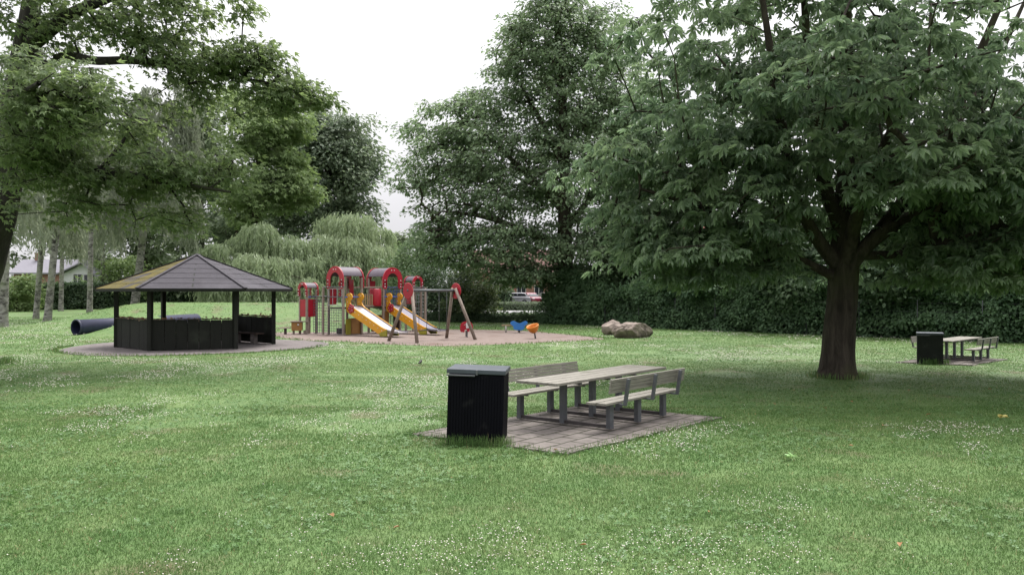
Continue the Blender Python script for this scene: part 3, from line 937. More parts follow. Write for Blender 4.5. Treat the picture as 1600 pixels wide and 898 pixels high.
m = MB()
for k in (0, 1, 2, 4, 5): roof_face(m, k)
roof = m.build('roof', felt_m, sg)
m = MB(); roof_face(m, 3); mo = m.build('roof_panel', moss_m, roof); mo['label'] = 'roof face overgrown with yellow-green moss'
m = MB()
for k in range(6): m.bar(hexp(RE + .01, k, ZE + .035), hexp(.05, k, ZA + .02), .13, .03)
m.lathe([(0, ZA + .06), (.12, ZA + .03), (.16, ZA - .04)], 10)
m.build('hip_cap', felt_m, roof)
m = MB()
for k in range(6):
    m.bar(hexp(RE - .02, k, ZE - .045), hexp(RE - .02, k + 1, ZE - .045), .035, .11)
    m.bar(hexp(RE - .05, k, ZE - .01), hexp(.05, k, ZA - .07), .08, .13)
    a = (hexp(RE, k, ZE) + hexp(RE, k + 1, ZE)) / 2; m.bar((a.x * .98, a.y * .98, ZE - .01), (a.x * .03, a.y * .03, ZA - .09), .06, .1)
m.build('rafters', dark_m, sg)
m = MB()
for k in range(6):
    m.add([hexp(RE - .05, k, ZE - .0), hexp(RE - .05, k + 1, ZE - .0), hexp(.03, k + 1, ZA - .05), hexp(.03, k, ZA - .05)], [(3, 2, 1, 0)])
m.build('ceiling_boards', dark_m, sg)
m = MB()
for k in range(6): m.bar(hexp(RP, k, 2.3), hexp(RP, k + 1, 2.3), .1, .14)
m.build('ring_beam', dark_m, sg)
for k in range(6):
    m = MB(); m.bar(hexp(RP, k, 0), hexp(RP, k, 2.42), .17, .17, hexp(1, k, 0), None, .012); m.build('post', dark_m, sg)
litter_m = leaf_mat('litter', (.16, .075, .035), (.42, .36, .28), .1)
rng = np.random.default_rng(5)
for k in (0, 1, 2, 3, 4):          # face 5 is the way in
    a, b = hexp(RP, k, 0), hexp(RP, k + 1, 0); d = (b - a).normalized(); L = (b - a).length - .18; n = 7
    nrm = Vector((a.y - b.y, b.x - a.x, 0)).normalized()
    if k == 1: hgt = .82
    elif k == 2: hgt = .95
    else: hgt = 1.12
    m = MB(); wv = L / n
    for i in range(n):
        c = a + d * (.09 + wv * (i + .5)); h = hgt + random.uniform(-.012, .012)
        M = Matrix.Translation(c + Vector((0, 0, h / 2 + .02)) + nrm * random.uniform(-.006, .006)) @ Matrix.Rotation(math.atan2(d.y, d.x) + random.uniform(-.01, .01), 4, 'Z')
        m.box((0, 0, 0), (wv - .014, .035, h), M, .004)
    wl = m.build('wall_panel', dark_m, sg)
    m = MB(); m.bar(a + d * .09 + Vector((0, 0, hgt + .045)), b - d * .09 + Vector((0, 0, hgt + .045)), .16, .03); cap = m.build('top_rail', surf('rail_wood', (.10, .085, .07), (.05, .045, .04), .9, 4, .4), wl)
    q = 70; tt = rng.random(q)
    pos = np.array([(a + d * (.15 + (L - .1) * float(t)) + nrm * float(rng.normal() * .05) + Vector((0, 0, hgt + .068 + .02 * float(rng.random()))))[:] for t in tt])
    place_leaves('leaf_litter', pos, np.concatenate([rng.normal(size=(q, 2)), rng.normal(size=(q, 1)) * .3], 1), np.array((0, 0, 1.0)) + rng.normal(size=(q, 3)) * .4, .09 + .07 * rng.random(q), BROAD, litter_m, wl)['kind'] = 'stuff'
    # bench along the inside
    m = MB(); inn = -nrm if nrm.dot(a) > 0 else nrm
    m.bar(a + d * .35 + inn * .42 + Vector((0, 0, .45)), b - d * .35 + inn * .42 + Vector((0, 0, .45)), .38, .05, (0, 0, 1), None, .006)
    bn = m.build('bench', surf('bench_wood', (.11, .07, .06), (.06, .04, .035), .8, 4, .4, stretch=(1, 6, 6)), sg)
    for f in (.28, .72):
        m = MB(); p = a + d * ((b - a).length * f) + inn * .42; m.bar(p + Vector((0, 0, .0)), p + Vector((0, 0, .43)), .16, .3, d); m.build('leg', surf('concrete_leg', (.3, .26, .25), (.22, .19, .18), .9, 5, .3), bn)

# =================================================================== TUNNEL PIPE
pipe_m = surf('tunnel_plastic', (.03, .034, .085), (.02, .024, .06), .42, 4, .08, spec=.5, dirt=((.06, .065, .10), 1.2, .62))
tp = thing('tunnel_pipe', 'dark blue plastic tunnel pipe running into the grassy bank behind the shelter', 'tunnel', (-22.3, 41.9, .40))
ax = Vector((3.6, 6.7, .12)); m = MB(); L = 7.6; n = 28; prof = [(.36, 0), (.40, 0), (.40, L), (.36, L), (.36, 0)]
m.lathe(prof, n, ax.to_track_quat('Z', 'Y').to_matrix().to_4x4()); m.build('pipe', pipe_m, tp)
m = MB(); m.lathe([(.40, -.01), (.425, -.01), (.425, .07), (.40, .07)], n, ax.to_track_quat('Z', 'Y').to_matrix().to_4x4()); m.build('rim', pipe_m, tp)

# =================================================================== PLAY TOWER
red_m = surf('red_panel', (.50, .010, .035), (.40, .008, .028), .38, 3, .05, spec=.5)
yel_m = surf('yellow_panel', (.86, .42, .018), (.74, .34, .016), .4, 3, .05, spec=.5)
grn_m = surf('green_panel', (.36, .34, .03), (.30, .28, .03), .5, 3, .05)
ora_m = surf('ochre_panel', (.42, .22, .07), (.34, .17, .05), .6, 3, .1)
grey_m = surf('grey_roof', (.125, .10, .13), (.10, .078, .10), .55, 3, .08)
wood_m = surf('grey_wood', (.40, .33, .28), (.27, .22, .18), .85, 3, .35, stretch=(9, 9, 1))
pale_m = surf('pale_wood', (.40, .29, .16), (.30, .21, .12), .8, 3, .3, stretch=(9, 9, 1))
chute_m = surf('steel_chute', (.62, .60, .64), (.54, .52, .56), .32, 2, .04, metallic=.55, spec=.5)
rope_m = surf('rope', (.16, .175, .19), (.10, .11, .12), .9, 20, .2)
ropeb_m = surf('blue_rope', (.06, .10, .34), (.05, .08, .26), .8, 20, .2)
ropew_m = surf('pale_rope', (.52, .52, .55), (.42, .42, .45), .8, 20, .2)
bolt_m = surf('white_cap', (.8, .8, .8), (.7, .7, .7), .4, 3, 0)
deck_m = surf('dark_deck', (.075, .05, .045), (.045, .03, .028), .8, 4, .3)

pt = thing('play_tower', 'large climbing frame with red arched roofs, two yellow slides and rope nets', 'climbing frame', (-8.66, 42.55, .008), R(50))
pw = .105


def post(x, y, h): m = MB(); m.box((x, y, h / 2), (pw, pw, h), None, .015); m.build('post', wood_m, pt)


def tower(cx, cy, hw, h, axis, zs, leg):
    """four posts with a barrel roof between two red arch boards; axis = which way the barrel runs"""
    for a in (-1, 1):
        for b in (-1, 1): post(cx + a * hw, cy + b * hw, h)
    Rm = hw + .10; th = .29 * hw / .6 + .02
    def fr(s):
        if axis == 'x': return Matrix.Translation((cx + s, cy, 0)) @ Matrix(((0, 0, 1, 0), (1, 0, 0, 0), (0, 1, 0, 0), (0, 0, 0, 1)))
        return Matrix.Translation((cx, cy + s, 0)) @ Matrix(((1, 0, 0, 0), (0, 0, -1, 0), (0, 1, 0, 0), (0, 0, 0, 1)))
    m = MB(); n = 18; vs = []
    a0 = R(18)
    for i in range(n + 1):
        a = a0 + (PI - 2 * a0) * i / n
        for rr in (Rm - .03, Rm - .075): vs.append((rr * math.cos(a), zs + rr * math.sin(a)))
    outl = [v for v in vs[0::2]] + [v for v in reversed(vs[1::2])]
    m = MB()
    nn = len(outl)
    M = fr(0); Lr = 2 * hw + .02
    for z in (-Lr / 2, Lr / 2): pass
    V = [(x, y, -Lr / 2) for x, y in outl] + [(x, y, Lr / 2) for x, y in outl]
    fs = [(i, (i + 1) % nn, nn + (i + 1) % nn, nn + i) for i in range(nn)]
    h2 = nn // 2
    fs += [(i, nn - 1 - i, nn - 2 - i, i + 1) for i in range(h2 - 1)] + [(nn + i, nn + i + 1, 2 * nn - 2 - i, 2 * nn - 1 - i) for i in range(h2 - 1)]
    m.add(V, fs, False, M); rf = m.build('roof', grey_m, pt)
    for s in (-1, 1):
        out = [(Rm * math.cos(PI * i / 20), zs + Rm * math.sin(PI * i / 20)) for i in range(21)]
        ri = Rm - th
        inn = [(ri * math.cos(PI * i / 20), zs + ri * math.sin(PI * i / 20)) for i in range(20, -1, -1)]
        m = MB(); t = .05; o2 = out + [(-Rm, zs - leg), (-ri, zs - leg)] + inn + [(ri, zs - leg), (Rm, zs - leg)]
        q = out[::1]; M = fr(s * (hw + .055))
        # ring as quads
        ins = inn[::-1]
        V = []
        for (p1, p2) in zip(out, ins):
            for z in (-t / 2, t / 2): V += [(p1[0], p1[1], z), (p2[0], p2[1], z)]
        fsx = []
        for i in range(20):
            b = i * 4; c = b + 4
            fsx += [(b, c, c + 1, b + 1), (b + 2, b + 3, c + 3, c + 2), (b, b + 2, c + 2, c), (b + 1, c + 1, c + 3, b + 3)]
        m.add(V, fsx, False, M)
        for sg_ in (-1, 1):
            for jj in range(2):
                m.lathe([(0, -t / 2), (th * .5, -t / 2), (th * .5, t / 2), (0, t / 2)], 12, M @ Matrix.Translation((sg_ * (Rm - th / 2), zs - leg * (.3 + .55 * jj), .0)), False)
            m.box((sg_ * (Rm - th / 2), zs - leg / 2, 0), (th * .9, leg, t), M)
        m.cur = 1
        for sg_ in (-1, 1):
            for f in (.02, .55, .95): m.lathe([(0, -t / 2 - .02), (.03, -t / 2 - .02), (.03, t / 2 + .02), (0, t / 2 + .02)], 8, M @ Matrix.Translation((sg_ * (Rm - th * .45), zs - leg * f, 0)))
        for aa in (80, 100): m.lathe([(0, -t / 2 - .02), (.028, -t / 2 - .02), (.028, t / 2 + .02), (0, t / 2 + .02)], 8, M @ Matrix.Translation(((Rm - th / 2) * math.cos(R(aa)), zs + (Rm - th / 2) * math.sin(R(aa)), 0)))
        m.build('arch_board', [red_m, bolt_m], pt)


tower(0, 0, .6, 2.95, 'x', 2.83, .36)
tower(2.67, 0, .6, 2.95, 'y', 2.83, .36)
tower(-.75, 2.15, .30, 2.3, 'x', 2.32, .30)
tower(5.05, .25, .30, 2.75, 'y', 2.72, .30)
DZ = 1.42
for cx, cy, w_, z_ in ((0, 0, 1.09, DZ - .04), (2.67, 0, 1.09, DZ - .04), (-.75, 2.15, .49, DZ - .34), (5.05, .25, .5, DZ)):
    m = MB(); m.box((cx, cy, z_), (w_, w_, .08)); m.build('deck', deck_m, pt)
# bridge between the two big towers
m = MB()
for i in range(11):
    x = .68 + i * .131; m.box((x, 0, DZ + .02 - .05 * math.sin(PI * i / 10)), (.115, 1.0, .045))
m.build('bridge_deck', surf('bridge_wood', (.27, .21, .17), (.18, .14, .11), .85, 3, .3), pt)
for sy in (-1, 1):
    m = MB(); m.box((1.335, sy * .55, 2.46), (1.5, .06, .07)); m.build('bridge_rail', wood_m, pt)
    m = MB(); m.box((1.335, sy * .55, DZ + .06), (1.5, .05, .06)); m.build('bridge_beam', wood_m, pt)
    m = MB()
    for i in range(9):
        x = .72 + i * .153
        if sy < 0 and 5 <= i <= 7: continue
        m = MB(); m.box((x, sy * .55, DZ + .38), (.085, .03, .58), None, .01); m.build('baluster', pale_m, pt)
    m = MB()
    for i in range(12): x = .7 + i * .115; m.tube([(x, sy * .55, 2.44), (x, sy * .55, DZ + .7)], .009, 4)
    m.tube([(.66, sy * .55, 2.05), (2.0, sy * .55, 2.05)], .012, 5)
    m.build('rope_net', rope_m, pt)
m = MB(); m.lathe([(0, 0), (.29, 0), (.31, .04), (.31, .86), (.29, .9), (0, .9)], 18, Matrix.Translation((1.68, -.42, DZ + .05))); m.build('barrel_panel', red_m, pt)


def panel(c, d, M_, name='side_panel', bev=.02):
    m = MB(); m.box(c, d, None, bev); return m.build(name, M_, pt)


# red sheets of the little turret and of the towers
panel((-.75, 1.85 - .02, .98 + .38), (.5, .03, .92), red_m); panel((-1.07, 2.15, 1.36), (.03, .5, .92), red_m); panel((-.43, 2.15, 1.36), (.03, .5, .92), red_m)
panel((-.3, .62, 1.98), (.42, .03, .85), red_m); panel((4.73, .25, 1.95), (.03, .5, .85), red_m); panel((5.05, .57, 1.95), (.5, .03, .85), red_m)
panel((.62, .26, 2.35), (.03, .34, 1.0), red_m); panel((2.3, .62, 2.5), (.5, .03, .6), red_m)
panel((.3, -.5, .45), (.62, .03, .82), ora_m); panel((-.3, -.62, .42), (.34, .03, .8), grn_m); panel((.62, .0, .42), (.03, 1.0, .8), ora_m); panel((-.3, -.45, .35), (.45, .3, .05), deck_m, 'seat')
panel((2.3, -.5, .62), (.5, .03, 1.1), ora_m); panel((2.67, .5, .5), (1.0, .03, .9), ora_m)
panel((3.27, -.3, .6), (.05, .5, 1.1), deck_m)
# flower emblems on the slides and tower
def flower(M, s=.16, name='flower_emblem'):
    m = MB()
    for k in range(5):
        a = 2 * PI * k / 5; m.lathe([(0, -.02), (s * .42, -.02), (s * .42, .02), (0, .02)], 12, M @ Matrix.Translation((s * .62 * math.cos(a), s * .62 * math.sin(a), 0)), False)
    m.lathe([(0, -.028), (s * .5, -.028), (s * .5, .028), (0, .028)], 12, M, False)
    m.cur = 1
    for k in range(5):
        a = 2 * PI * k / 5; m.lathe([(0, -.032), (.022, -.032), (.022, .032), (0, .032)], 8, M @ Matrix.Translation((s * .6 * math.cos(a), s * .6 * math.sin(a), 0)))
    return m.build(name, [red_m, bolt_m], pt)


YZ = Matrix(((0, 0, 1, 0), (1, 0, 0, 0), (0, 1, 0, 0), (0, 0, 0, 1)))          # local xy -> tower yz
XZ = Matrix(((1, 0, 0, 0), (0, 0, -1, 0), (0, 1, 0, 0), (0, 0, 0, 1)))
for zz in (2.62, 2.35, 2.08): flower(Matrix.Translation((.2, .63, zz)) @ XZ, .15)


def slide(cx, chute):
    side = [(-.02, 1.22), (-.06, 1.55), (-.08, 1.92), (-.03, 2.07), (.09, 2.15), (.25, 2.15), (.38, 2.08), (.43, 1.96), (.39, 1.85), (.31, 1.79), (.25, 1.73), (.25, 1.65), (.34, 1.54),
            (.5, 1.41), (2.6, .51), (2.85, .42), (3.02, .39), (3.02, .1), (2.7, .06), (2.45, .14), (.28, 1.06)]
    root = None
    prof = [(0, 1.47), (.22, 1.46), (.45, 1.375), (2.55, .475), (2.75, .40), (2.95, .33), (3.3, .27), (3.8, .25)]
    m = MB(); n = len(prof); vs = []; wv = .33
    for (s, z) in prof:
        ed = .05
        vs += [(cx - wv, -.62 - s, z + ed), (cx - wv, -.62 - s, z), (cx + wv, -.62 - s, z), (cx + wv, -.62 - s, z + ed), (cx + wv, -.62 - s, z - .03), (cx - wv, -.62 - s, z - .03)]
    fs = []
    for i in range(n - 1):
        b = i * 6; c = b + 6
        for a1, a2 in ((0, 1), (1, 2), (2, 3), (3, 4), (4, 5), (5, 0)): fs.append((b + a1, b + a2, c + a2, c + a1))
    fs += [(5, 4, 2, 1), ((n - 1) * 6 + 1, (n - 1) * 6 + 2, (n - 1) * 6 + 4, (n - 1) * 6 + 5)]
    m.add(vs, fs); sl_ = m.build('slide', chute, pt)
    for s in (-1, 1):
        M = Matrix.Translation((cx + s * .37, -.62, 0)) @ Matrix(((0, 0, 1, 0), (-1, 0, 0, 0), (0, 1, 0, 0), (0, 0, 0, 1)))
        m = MB(); m.prism(side, .05, M); m.cur = 1
        for i in range(9):
            f = i / 8; y, z = .35 + 2.35 * f, 1.3 - .98 * f
            m.lathe([(0, -.04), (.024, -.04), (.024, .04), (0, .04)], 8, M @ Matrix.Translation((y, z, 0)))
        for y, z in ((.06, 1.95), (.2, 2.02), (.06, 1.7)): m.lathe([(0, -.04), (.024, -.04), (.024, .04), (0, .04)], 8, M @ Matrix.Translation((y, z, 0)))
        m.build('slide_side', [yel_m, bolt_m], sl_)
        m = MB(); m.prism([(2.42, .16), (3.03, .36), (3.05, .05), (2.6, .03)], .062, M); m.build('slide_foot', grn_m, sl_)
    f = flower(Matrix.Translation((cx - .42, -.98, 1.36)) @ YZ, .24); f.parent = sl_; 
    return sl_


slide(0, chute_m); slide(2.67, surf('dull_chute', (.32, .30, .36), (.26, .25, .30), .4, 2, .04, metallic=.4))


def net(o, a, b, na, nb, r, M_, name='rope_net'):
    """rope net spanned by a and b from corner o"""
    o, a, b = Vector(o), Vector(a), Vector(b); m = MB()
    for i in range(na + 1):
        q = o + a * (i / na); m.tube([q, q + b], r, 5, False)
    for j in range(nb + 1):
        q = o + b * (j / nb); m.tube([q, q + a], r, 5, False)
    return m.build(name, M_, pt)


net((-.66, -.55, .06), (0, 1.1, 0), (0, 0, 1.35), 8, 10, .011, rope_m)
net((-.66, -.55, DZ + .1), (0, 1.1, 0), (0, 0, .85), 3, 2, .015, ropew_m)
net((-.62, .62, .06), (-.02, 1.2, 0), (0, 0, 1.75), 7, 12, .014, rope_m)
net((3.33, -.5, .1), (0, 1.0, 0), (0, 0, 2.3), 4, 9, .012, rope_m)
net((2.15, -.64, DZ + .1), (1.05, 0, 0), (0, 0, .95), 5, 4, .012, ropeb_m)
net((5.42, -.3, .1), (.0, .85, 0), (0, 0, 2.3), 5, 12, .013, ropew_m)
net((3.27, .0, DZ), (1.45, .25, 0), (0, 0, .9), 7, 4, .012, rope_m)
m = MB()
m.tube([(-.66, -.75, 2.46), (-.66, .95, 2.46)], .03, 8); m.tube([(-.66, .62, 1.98), (-.8, 1.9, 1.98)], .028, 8); m.tube([(3.2, -.64, 2.46), (5.5, -.2, 2.46)], .03, 8)
m.tube([(-.66, -.6, 1.95), (-.66, .6, 1.95)], .024, 8); m.tube([(3.2, .6, 2.46), (5.5, .75, 2.46)], .03, 8)
m.build('handrail', steel_m, pt)
m = MB(); m.tube([(-.55, -.66, 1.95), (.55, -.66, 1.95)], .035, 8); m.tube([(2.1, -.66, 1.95), (3.2, -.66, 1.95)], .03, 8); m.tube([(-1.05, 1.84, 1.95), (-.45, 1.84, 1.95)], .03, 8); m.build('guard_bar', surf('blue_bar', (.10, .16, .55), (.08, .13, .45), .4, 3, .05), pt)
for x, y, h in ((-.68, .95, 2.46), (5.45, -.3, 2.46), (5.45, .6, 2.46)): post(x, y, h)
for x, y in ((.35, .9), (.9, 1.0), (1.3, .85)):
    m = MB(); q = .3 + .2 * abs(math.sin(x * 9)); m.box((x, y, q / 2), (.25, .25, q)); m.build('step_block', deck_m, pt)

# play counter beside the tower
kc = thing('play_counter', 'low ochre play counter with plank top and bench left of the climbing frame', 'play counter', (-11.15, 43.0, .008), R(8))
m = MB(); m.box((0, 0, .66), (.95, .5, .05), None, .008); m.build('top', wood_m, kc)
m = MB(); m.box((-.12, 0, .41), (.55, .36, .44), None, .01); m.build('panel', ora_m, kc)
m = MB(); m.lathe([(0, 0), (.05, .01), (.05, .02), (0, .03)], 10, Matrix.Translation((-.05, -.2, .5)) @ Matrix.Rotation(R(90), 4, 'X')); m.build('knob', bolt_m, kc)
for x in (-.3, .25): m = MB(); m.box((x, 0, .1), (.1, .12, .2)); m.build('leg', wood_m, kc)
m = MB(); m.box((-.75, 0, .32), (.62, .3, .045), None, .006); m.build('seat', wood_m, kc)
m = MB(); m.box((-.72, 0, .15), (.13, .13, .3)); m.build('seat_post', deck_m, kc)

# =================================================================== SWING FRAME
SW0, SW1 = Vector((-4.84, 36.25, .008)), Vector((-2.42, 38.65, .008))
sf = thing('playground_swing', 'wooden swing frame with splayed legs and round red end plates', 'swing', ((SW0 + SW1) / 2)[:], 0)
og = (SW0 + SW1) / 2; bd = (SW1 - SW0).normalized(); sp = Vector((bd.y, -bd.x, 0))
T0, T1 = SW0 + bd * .42 - og, SW1 - bd * .42 - og
T0.z = T1.z = 2.28
log_m = surf('swing_log', (.33, .27, .23), (.22, .17, .14), .85, 3, .3, stretch=(3, 3, 3))
for base, top, sgn in ((SW0 - og, T0, -1), (SW1 - og, T1, 1)):
    for s in (-1, 1):
        m = MB(); b = base + sp * (1.03 * s); m.tube([b, top + sp * (.10 * s) + Vector((0, 0, .1))], [.078, .07], 12); m.build('leg', log_m, sf)
    M = Matrix.Translation(top + bd * (sgn * .12) + Vector((0, 0, -.02))) @ bd.to_track_quat('Z', 'Y').to_matrix().to_4x4()
    m = MB(); m.lathe([(0, -.02), (.35, -.02), (.37, 0), (.35, .02), (0, .02)], 22, M, False); m.build('end_plate', red_m, sf)
m = MB(); m.tube([T0 - bd * .15, T1 + bd * .15], .058, 12); m.build('crossbar', steel_m, sf)
for i, f in enumerate((.28, .74)):
    t = thing('hanging_swing', ('black flat swing seat hanging nearer the large red end plate', 'black flat swing seat on chains at the far half of the swing frame')[i], 'swing seat', (og + T0 + (T1 - T0) * f)[:], math.atan2(bd.y, bd.x), 'swing seats on the frame')
    m = MB(); m.box((0, 0, -1.8), (.46, .2, .035), None, .01); m.build('seat', surf('rubber', (.02, .02, .022), (.012, .012, .013), .7, 5, .2), t)
    for s in (-1, 1): m = MB(); m.tube([(s * .24, 0, -.03), (s * .22, 0, -1.79)], .011, 5); m.build('chain', steel_m, t)

# =================================================================== SPRING TOYS
def springpost(t, h, r=.035): m = MB(); m.tube([(0, 0, 0), (0, 0, h)], r, 10); m.build('stem', steel_m, t)


g = gp(729, 527); t = thing('spring_rider', 'red elephant-shaped spring rider with white saddle patch by the swing', 'spring rider', (g[0], g[1], .008), R(8))
prof = [(-.30, .30), (-.31, .52), (-.25, .68), (-.10, .76), (.08, .78), (.2, .74), (.29, .62), (.31, .45), (.30, .22), (.24, .2), (.235, .36), (.15, .42), (.12, .28), (.03, .27), (.02, .38), (-.1, .38), (-.12, .25), (-.2, .25), (-.22, .36), (-.25, .24)]
m = MB()
for y in (-.13, .13): m.prism(prof, .04, Matrix.Translation((0, y, 0)) @ XZ)
m.box((0, 0, .6), (.3, .22, .05)); m.build('body', red_m, t)
m = MB(); m.prism([(-.03, .44), (.10, .46), (.11, .74), (.02, .79), (-.06, .66)], .02, Matrix.Translation((0, -.165, 0)) @ XZ); m.build('patch', bolt_m, t)
m = MB(); m.tube([(-.12, -.2, .62), (-.12, .2, .62)], .018, 8); m.build('handle', bolt_m, t)
m = MB()
m.tube([(.055 * math.cos(a), .055 * math.sin(a), .02 + .3 * a / 31.4) for a in np.linspace(0, 31.4, 70)], .018, 6); m.build('spring', steel_m, t)

g = gp(811, 520); blue_m = surf('blue_panel', (.03, .22, .62), (.025, .18, .52), .38, 3, .05, spec=.5)
t = thing('seesaw', 'blue butterfly-shaped spring seesaw with a pale beam to its side', 'seesaw', (g[0], g[1], .008), R(-6))
half = [(0, .20), (.16, .2), (.27, .26), (.30, .36), (.27, .44), (.33, .5), (.42, .58), (.46, .7), (.41, .8), (.30, .82), (.2, .76), (.1, .69), (0, .665)]
half = [(x, y * .78) for x, y in half]
wing = half + [(-x, y) for x, y in reversed(half[1:-1])]
m = MB()
for y in (-.14, .14): m.prism(wing, .045, Matrix.Translation((0, y, 0)) @ XZ)
m.box((0, 0, .32), (.42, .24, .06)); m.build('body', blue_m, t)
m = MB(); m.box((-.2, .03, .40), (1.5, .08, .07), None, .012); m.build('beam', pale_m, t)
m = MB(); m.tube([(-.72, .03, .02), (-.72, .03, .38)], .05, 10); m.build('stop_post', surf('pale_stop', (.5, .5, .46), (.4, .4, .37), .8, 5, .1), t)
m = MB(); m.tube([(.06 * math.cos(a), .06 * math.sin(a), .02 + .26 * a / 31.4) for a in np.linspace(0, 31.4, 70)], .018, 6); m.build('spring', steel_m, t)

g = gp(836, 529); t = thing('spinner_bowl', 'orange tilted spinning bowl on a slanted steel stem', 'spinner', (g[0], g[1], .008), 0)
m = MB(); m.tube([(.02, 0, 0), (-.03, .02, .34)], [.04, .035], 10); m.build('stem', steel_m, t)
M = Matrix.Translation((-.03, .02, .26)) @ Matrix.Rotation(R(-16), 4, 'Y') @ Matrix.Rotation(R(14), 4, 'X')
m = MB(); m.lathe([(.0, 0), (.12, .03), (.22, .13), (.28, .27), (.31, .36), (.30, .385), (.275, .37), (.25, .28), (.19, .16), (.1, .08), (0, .065)], 26, M); m.build('bowl', surf('orange_plastic', (.74, .26, .02), (.66, .22, .02), .35, 3, .03, spec=.5), t)

# =================================================================== BOULDERS
rock_m = surf('boulder', (.38, .315, .27), (.15, .118, .10), .95, 2.2, 1.0, dirt=((.065, .05, .042), 1.6, .55), bscale=9)


def boulder(label, loc, dims, seed, rz):
    bm = bmesh.new(); bmesh.ops.create_icosphere(bm, subdivisions=5, radius=1)
    rg = np.random.default_rng(seed); cuts = unit(rg.normal(size=(15, 3))); dist = .5 + .34 * rg.random(15)
    for v in bm.verts:
        p = np.array(v.co); 
        for c, d in zip(cuts, dist):
            e = float(p @ c) - d
            if e > 0: p = p - c * e * .97
        k = 1 + .12 * (fbm(p[0] * 3 + seed, p[1] * 3 + p[2] * 2.1, seed) - .5) + .16 * (fbm(p[0] * 6, p[1] * 6 + p[2] * 5, seed + 2, 4) - .5)
        p = p * k; v.co = (p[0] * dims[0], p[1] * dims[1], max(p[2] * dims[2] + dims[2] * .5, -.06))
    me = bpy.data.meshes.new('boulder'); bm.to_mesh(me); bm.free(); me.materials.append(rock_m); me.polygons.foreach_set('use_smooth', [False] * len(me.polygons))
    o = bpy.data.objects.new('boulder', me); link(o); o.location = loc; o.rotation_euler = (0, 0, rz); tag(o, label, 'boulder', 'boulders by the play area')


g = gp(988, 528); boulder('large pale brown boulder with a flat broken top, the bigger of two', (g[0] + .05, g[1] + .35, -.04), (1.08, .75, .60), 4, .2)
g = gp(957, 523); boulder('smaller darker boulder leaning behind the big pale one', (g[0], g[1] + .3, -.04), (.66, .62, .68), 9, .8)

# =================================================================== BLACKBIRD
g = gp(657, 570.5); t = thing('blackbird', 'small black bird standing on the lawn left of the table', 'bird', (g[0], g[1], .02), R(70))
m = MB(); feather = surf('black_feather', (.012, .011, .010), (.008, .008, .008), .6, 30, .1)
m.tube([(-.15, 0, .055), (-.09, 0, .062), (-.05, 0, .07), (0, 0, .085), (.035, 0, .105), (.055, 0, .128), (.075, 0, .138), (.09, 0, .137)], [.012, .018, .034, .045, .038, .026, .022, .010], 12)
m.tube([(.088, 0, .137), (.115, 0, .132)], [.008, .001], 6)
for s in (-1, 1): m.tube([(.0, s * .018, .06), (.005, s * .02, .02), (.0, s * .02, .0), (.025, s * .02, -.002)], [.008, .004, .004, .003], 6)
m.build('body', feather, t)
# =================================================================== HEDGES, FENCE, SHRUBS
def e(px, py, Y, rx, ry, dep, n):
    c = pz(px, py, Y); k = Y / F
    return (c[0], c[1], c[2], rx * k, dep, ry * k, n)


def pl(*pts):
    """polyline of (px, py, Y, r)"""
    return [pz(p[0], p[1], p[2]) + (p[3],) for p in pts]


core_m = surf('hedge_core', (.012, .016, .010), (.006, .008, .005), .95, 6, .6)


